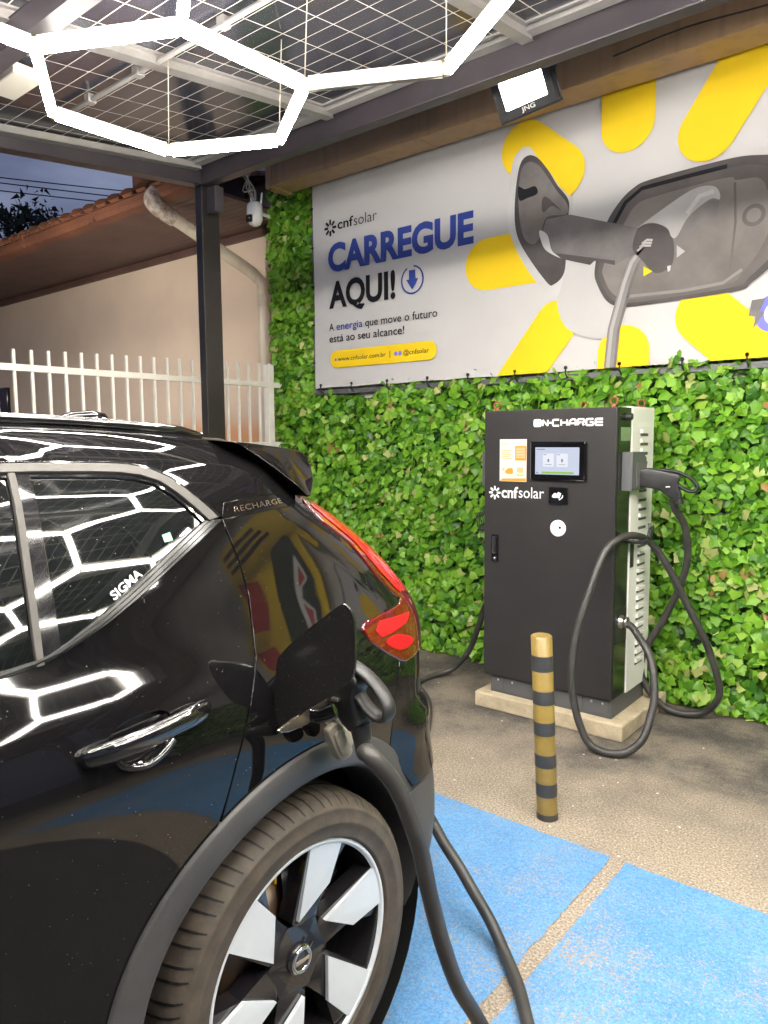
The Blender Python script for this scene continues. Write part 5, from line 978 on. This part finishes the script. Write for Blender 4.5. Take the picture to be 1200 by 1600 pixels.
def wheel(cx, cy, sgn, full):
    wh = empty('wheel', (cx, cy, WZ), None, None); wh.parent = car; wh.location = Vector((cx, cy, WZ)) - car.location
    X = lambda h: cx + sgn * h
    mb = MB(); tp = [(.262, -.012), (.268, .003), (.271, .0065), (.274, .0055), (.285, .0095), (.300, .0118), (.303, .0138), (.306, .0122), (.318, .011), (.329, .0072), (.332, .0085), (.335, .0048), (.339, .0015), (.350, -.010), (.358, -.026), (.3615, -.050), (.3625, -.10), (.3625, -.15), (.358, -.20), (.34, -.225), (.262, -.22)]
    mb.lathe([(r, sgn * h) for r, h in tp], (cx, cy, WZ), 'x', 96); ty = mb.build('tyre', 'rubber', wh, recalc=True)
    if full:
        mb = MB()
        for k in range(72):
            th = 2 * PI * (k + .1 * math.sin(k * 3)) / 72; c, s_ = math.cos(th), math.sin(th); c2, s2 = math.cos(th + .030), math.sin(th + .030)
            P = lambda r, h, q: (X(h), cy + r * math.cos(th + q), WZ + r * math.sin(th + q))
            a = [P(.3392, .0025, 0), P(.3512, -.0095, .012), P(.3592, -.026, .022), P(.3632, -.050, .034), P(.3640, -.072, .044)]
            b = [P(.3392, .0025, .010), P(.3512, -.0095, .026), P(.3592, -.026, .037), P(.3632, -.050, .049), P(.3640, -.072, .056)]
            mb.add(a + b, [(i, i + 1, 6 + i, 5 + i) for i in range(4)])
        for r, h in ((.3640, -.076), (.3642, -.125)): mb.lathe([(r - .001, sgn * h), (r + .0003, sgn * (h - .001)), (r + .0003, sgn * (h - .007)), (r - .001, sgn * (h - .008))], (cx, cy, WZ), 'x', 64)
        mb.build('tread_groove', 'gap', ty)
    mb = MB(); mb.lathe([(.262, -.015), (.2655, -.004), (.262, .001), (.256, -.001), (.252, -.008)], (cx, cy, WZ), 'x', 96); rim = mb.build('rim_edge', 'alloy', wh)
    mb = MB(); mb.lathe([(.254, sgn * -.006), (.246, sgn * -.03), (.235, sgn * -.15), (.22, sgn * -.2)], (cx, cy, WZ), 'x', 64); mb.build('rim_barrel', 'rimblack', wh)
    pol = lambda r, a, h: (X(h), cy + r * math.cos(R(a)), WZ + r * math.sin(R(a)))
    for k in range(6):
        q = 60 * k + 5
        # black arm carrying the blade, with a sloping flank down into the opening
        mb = MB(); top = [pol(.253, q + 21, -.010), pol(.253, q + 12, -.010), pol(.253, q + 3, -.010), pol(.253, q - 6, -.014), pol(.253, q - 11, -.018), pol(.165, q - 6, -.026), pol(.075, q - 22, -.034), pol(.060, q + 22, -.034), pol(.09, q + 36, -.028)]
        low = [(x - sgn * .045, y, z) for x, y, z in top]; n = len(top); mb.add(top + low, [tuple(range(n))] + [(i, n + i, n + (i + 1) % n, (i + 1) % n) for i in range(n)]); mb.build('spoke', 'rimblack', wh, recalc=True)
        mb = MB(); bl = [pol(.254, q + 20.5, -.004), pol(.2545, q + 14, -.004), pol(.2548, q + 6, -.004), pol(.2545, q - 3, -.004), pol(.165, q - 7, -.013), pol(.092, q + 29, -.017)]
        lo = [(x - sgn * .010, y, z) for x, y, z in bl]; n = len(bl); mb.add(bl + lo, [tuple(range(n))] + [(i, n + i, n + (i + 1) % n, (i + 1) % n) for i in range(n)]); mb.build('blade', 'alloy', wh, recalc=True)
    mb = MB(); hubp = [pol(.088 if k % 2 else .075, 30 * k + 20, -.031) for k in range(12)]; mb.add(hubp + [(X(-.026), cy, WZ)], [(i, (i + 1) % 12, 12) for i in range(12)], 0); mb.lathe([(.034, sgn * -.028), (.033, sgn * -.020), (.028, sgn * -.018), (0, sgn * -.017)], (cx, cy, WZ), 'x', 32); mb.build('hub', 'rimblack', wh, recalc=True)
    mb = MB(); mb.lathe([(.0215, sgn * -.0172), (.0235, sgn * -.0145), (.0275, sgn * -.0145), (.0295, sgn * -.0172)], (cx, cy, WZ), 'x', 32); mb.beam(pol(.020, 0, -.0155), pol(.020, 180, -.0155), .002, .009, up=(0, 0, 1)); mb.beam(pol(.0295, 45, -.0155), pol(.042, 45, -.0155), .002, .006, up=(1, 0, 0)); mb.build('hub_emblem', 'chrome', wh)
    mb = MB(); mb.lathe([(.05, sgn * -.085), (.165, sgn * -.085), (.165, sgn * -.11)], (cx, cy, WZ), 'x', 48); mb.build('brake_disc', 'disc', wh)
    if full:
        mb = MB(); mb.lathe([(.12, sgn * -.06), (.20, sgn * -.06), (.20, sgn * -.12), (.12, sgn * -.12)], (cx, cy, WZ), 'x', 12, a0=R(35), a1=R(95)); cal = mb.build('brake_caliper', 'rimblack', wh)
        mb = MB(); mb.beam(pol(.125, 62, -.055), pol(.17, 55, -.055), .012, .006, bev=.002); mb.beam(pol(.19, 103, -.057), pol(.215, 101, -.057), .010, .006, bev=.002); mb.build('yellow_clip', 'yellowtag', cal)
    return wh
wheel(-1.088, WY, 1, True); wheel(-1.088, -1.652, 1, False); wheel(-2.912, WY, -1, False); wheel(-2.912, -1.652, -1, False)
# roof rails and antenna fin
mb = MB(); uu = np.linspace(-.45, 1.06, 26); so = np.r_[0.0, np.full(24, .009), .0]
rp_ = [S(np.array(u), np.array(1.625 - .02 * max(0, (u - .8))), o) for u, o in zip(uu, so)]; mb.tube(rp_, .009, 10, ell=(1.1, .8, (0, 0, 1))); mb.build('roof_rail', 'gloss', car)
mb = MB(); mb.tube([(2 * XC - p[0], p[1], p[2]) for p in rp_], .009, 10, ell=(1.1, .8, (0, 0, 1))); mb.build('roof_rail', 'gloss', car)
mb = MB(); prof = [(.96, 0), (1.0, .02), (1.05, .036), (1.11, .042), (1.15, .036), (1.17, 0)]
V_ = []; 
for y, h in prof:
    for q in range(9): th = PI * q / 8; V_.append((XC + .03 * math.cos(th), y, 1.553 + (h + .004) * math.sin(th)))
mb.add(V_, [(i * 9 + q, i * 9 + q + 1, (i + 1) * 9 + q + 1, (i + 1) * 9 + q) for i in range(5) for q in range(8)], 0, True); mb.build('antenna_fin', 'gloss', car)

# ------------------------------------------------------------------ the cable plugged into the car
c2 = empty('charging_cable', (-1.3, 2.0, .02), 'thick black cable running from behind the car to the plug in its rear side', 'cable', 'charging cables of the cabinet')
P = plug(c2, (-1.10, 1.075, 1.040), (1, -.05, -.05), (.05, 0, 1), .80)
e_ = Vector(P(.212, -.145))
NEAR = [tuple(e_), (e_.x + .005, e_.y + .002, e_.z - .03), (-.885, 1.03, .905), (-.862, 1.075, .838), (-.846, 1.105, .758), (-.838, 1.132, .674), (-.832, 1.151, .584), (-.83, 1.193, .456), (-.84, 1.269, .302), (-.856, 1.37, .155), (-.850, 1.41, .07), (-.815, 1.36, .028), (-.74, 1.24, .020), (-.63, 1.19, .020), (-.59, 1.28, .020), (-.68, 1.42, .020), (-.80, 1.54, .020), (-.90, 1.66, .020), (-1.004, 1.755, .030), (-1.07, 1.792, .07), (-1.134, 1.805, .125), (-1.202, 1.82, .18), (-1.275, 1.84, .225), (-1.345, 1.88, .25), (-1.45, 1.98, .22), (-1.6, 2.15, .10), (-1.8, 2.4, .03), (-2.05, 2.8, .021), (-2.35, 3.25, .021), (-2.60, 3.48, .022), (-2.63, 3.56, .022), (-2.62, 3.69, .022), (-2.55, 3.78, .05), (-2.44, 3.80, .18), (-2.36, 3.79, .36), (-2.30, 3.77, .50), (-2.20, 3.72, .56), (-2.14, 3.70, .56)]
mb = MB(); mb.tube(NEAR, .0178, 16, sub=6); mb.build('cable', 'cable', c2)
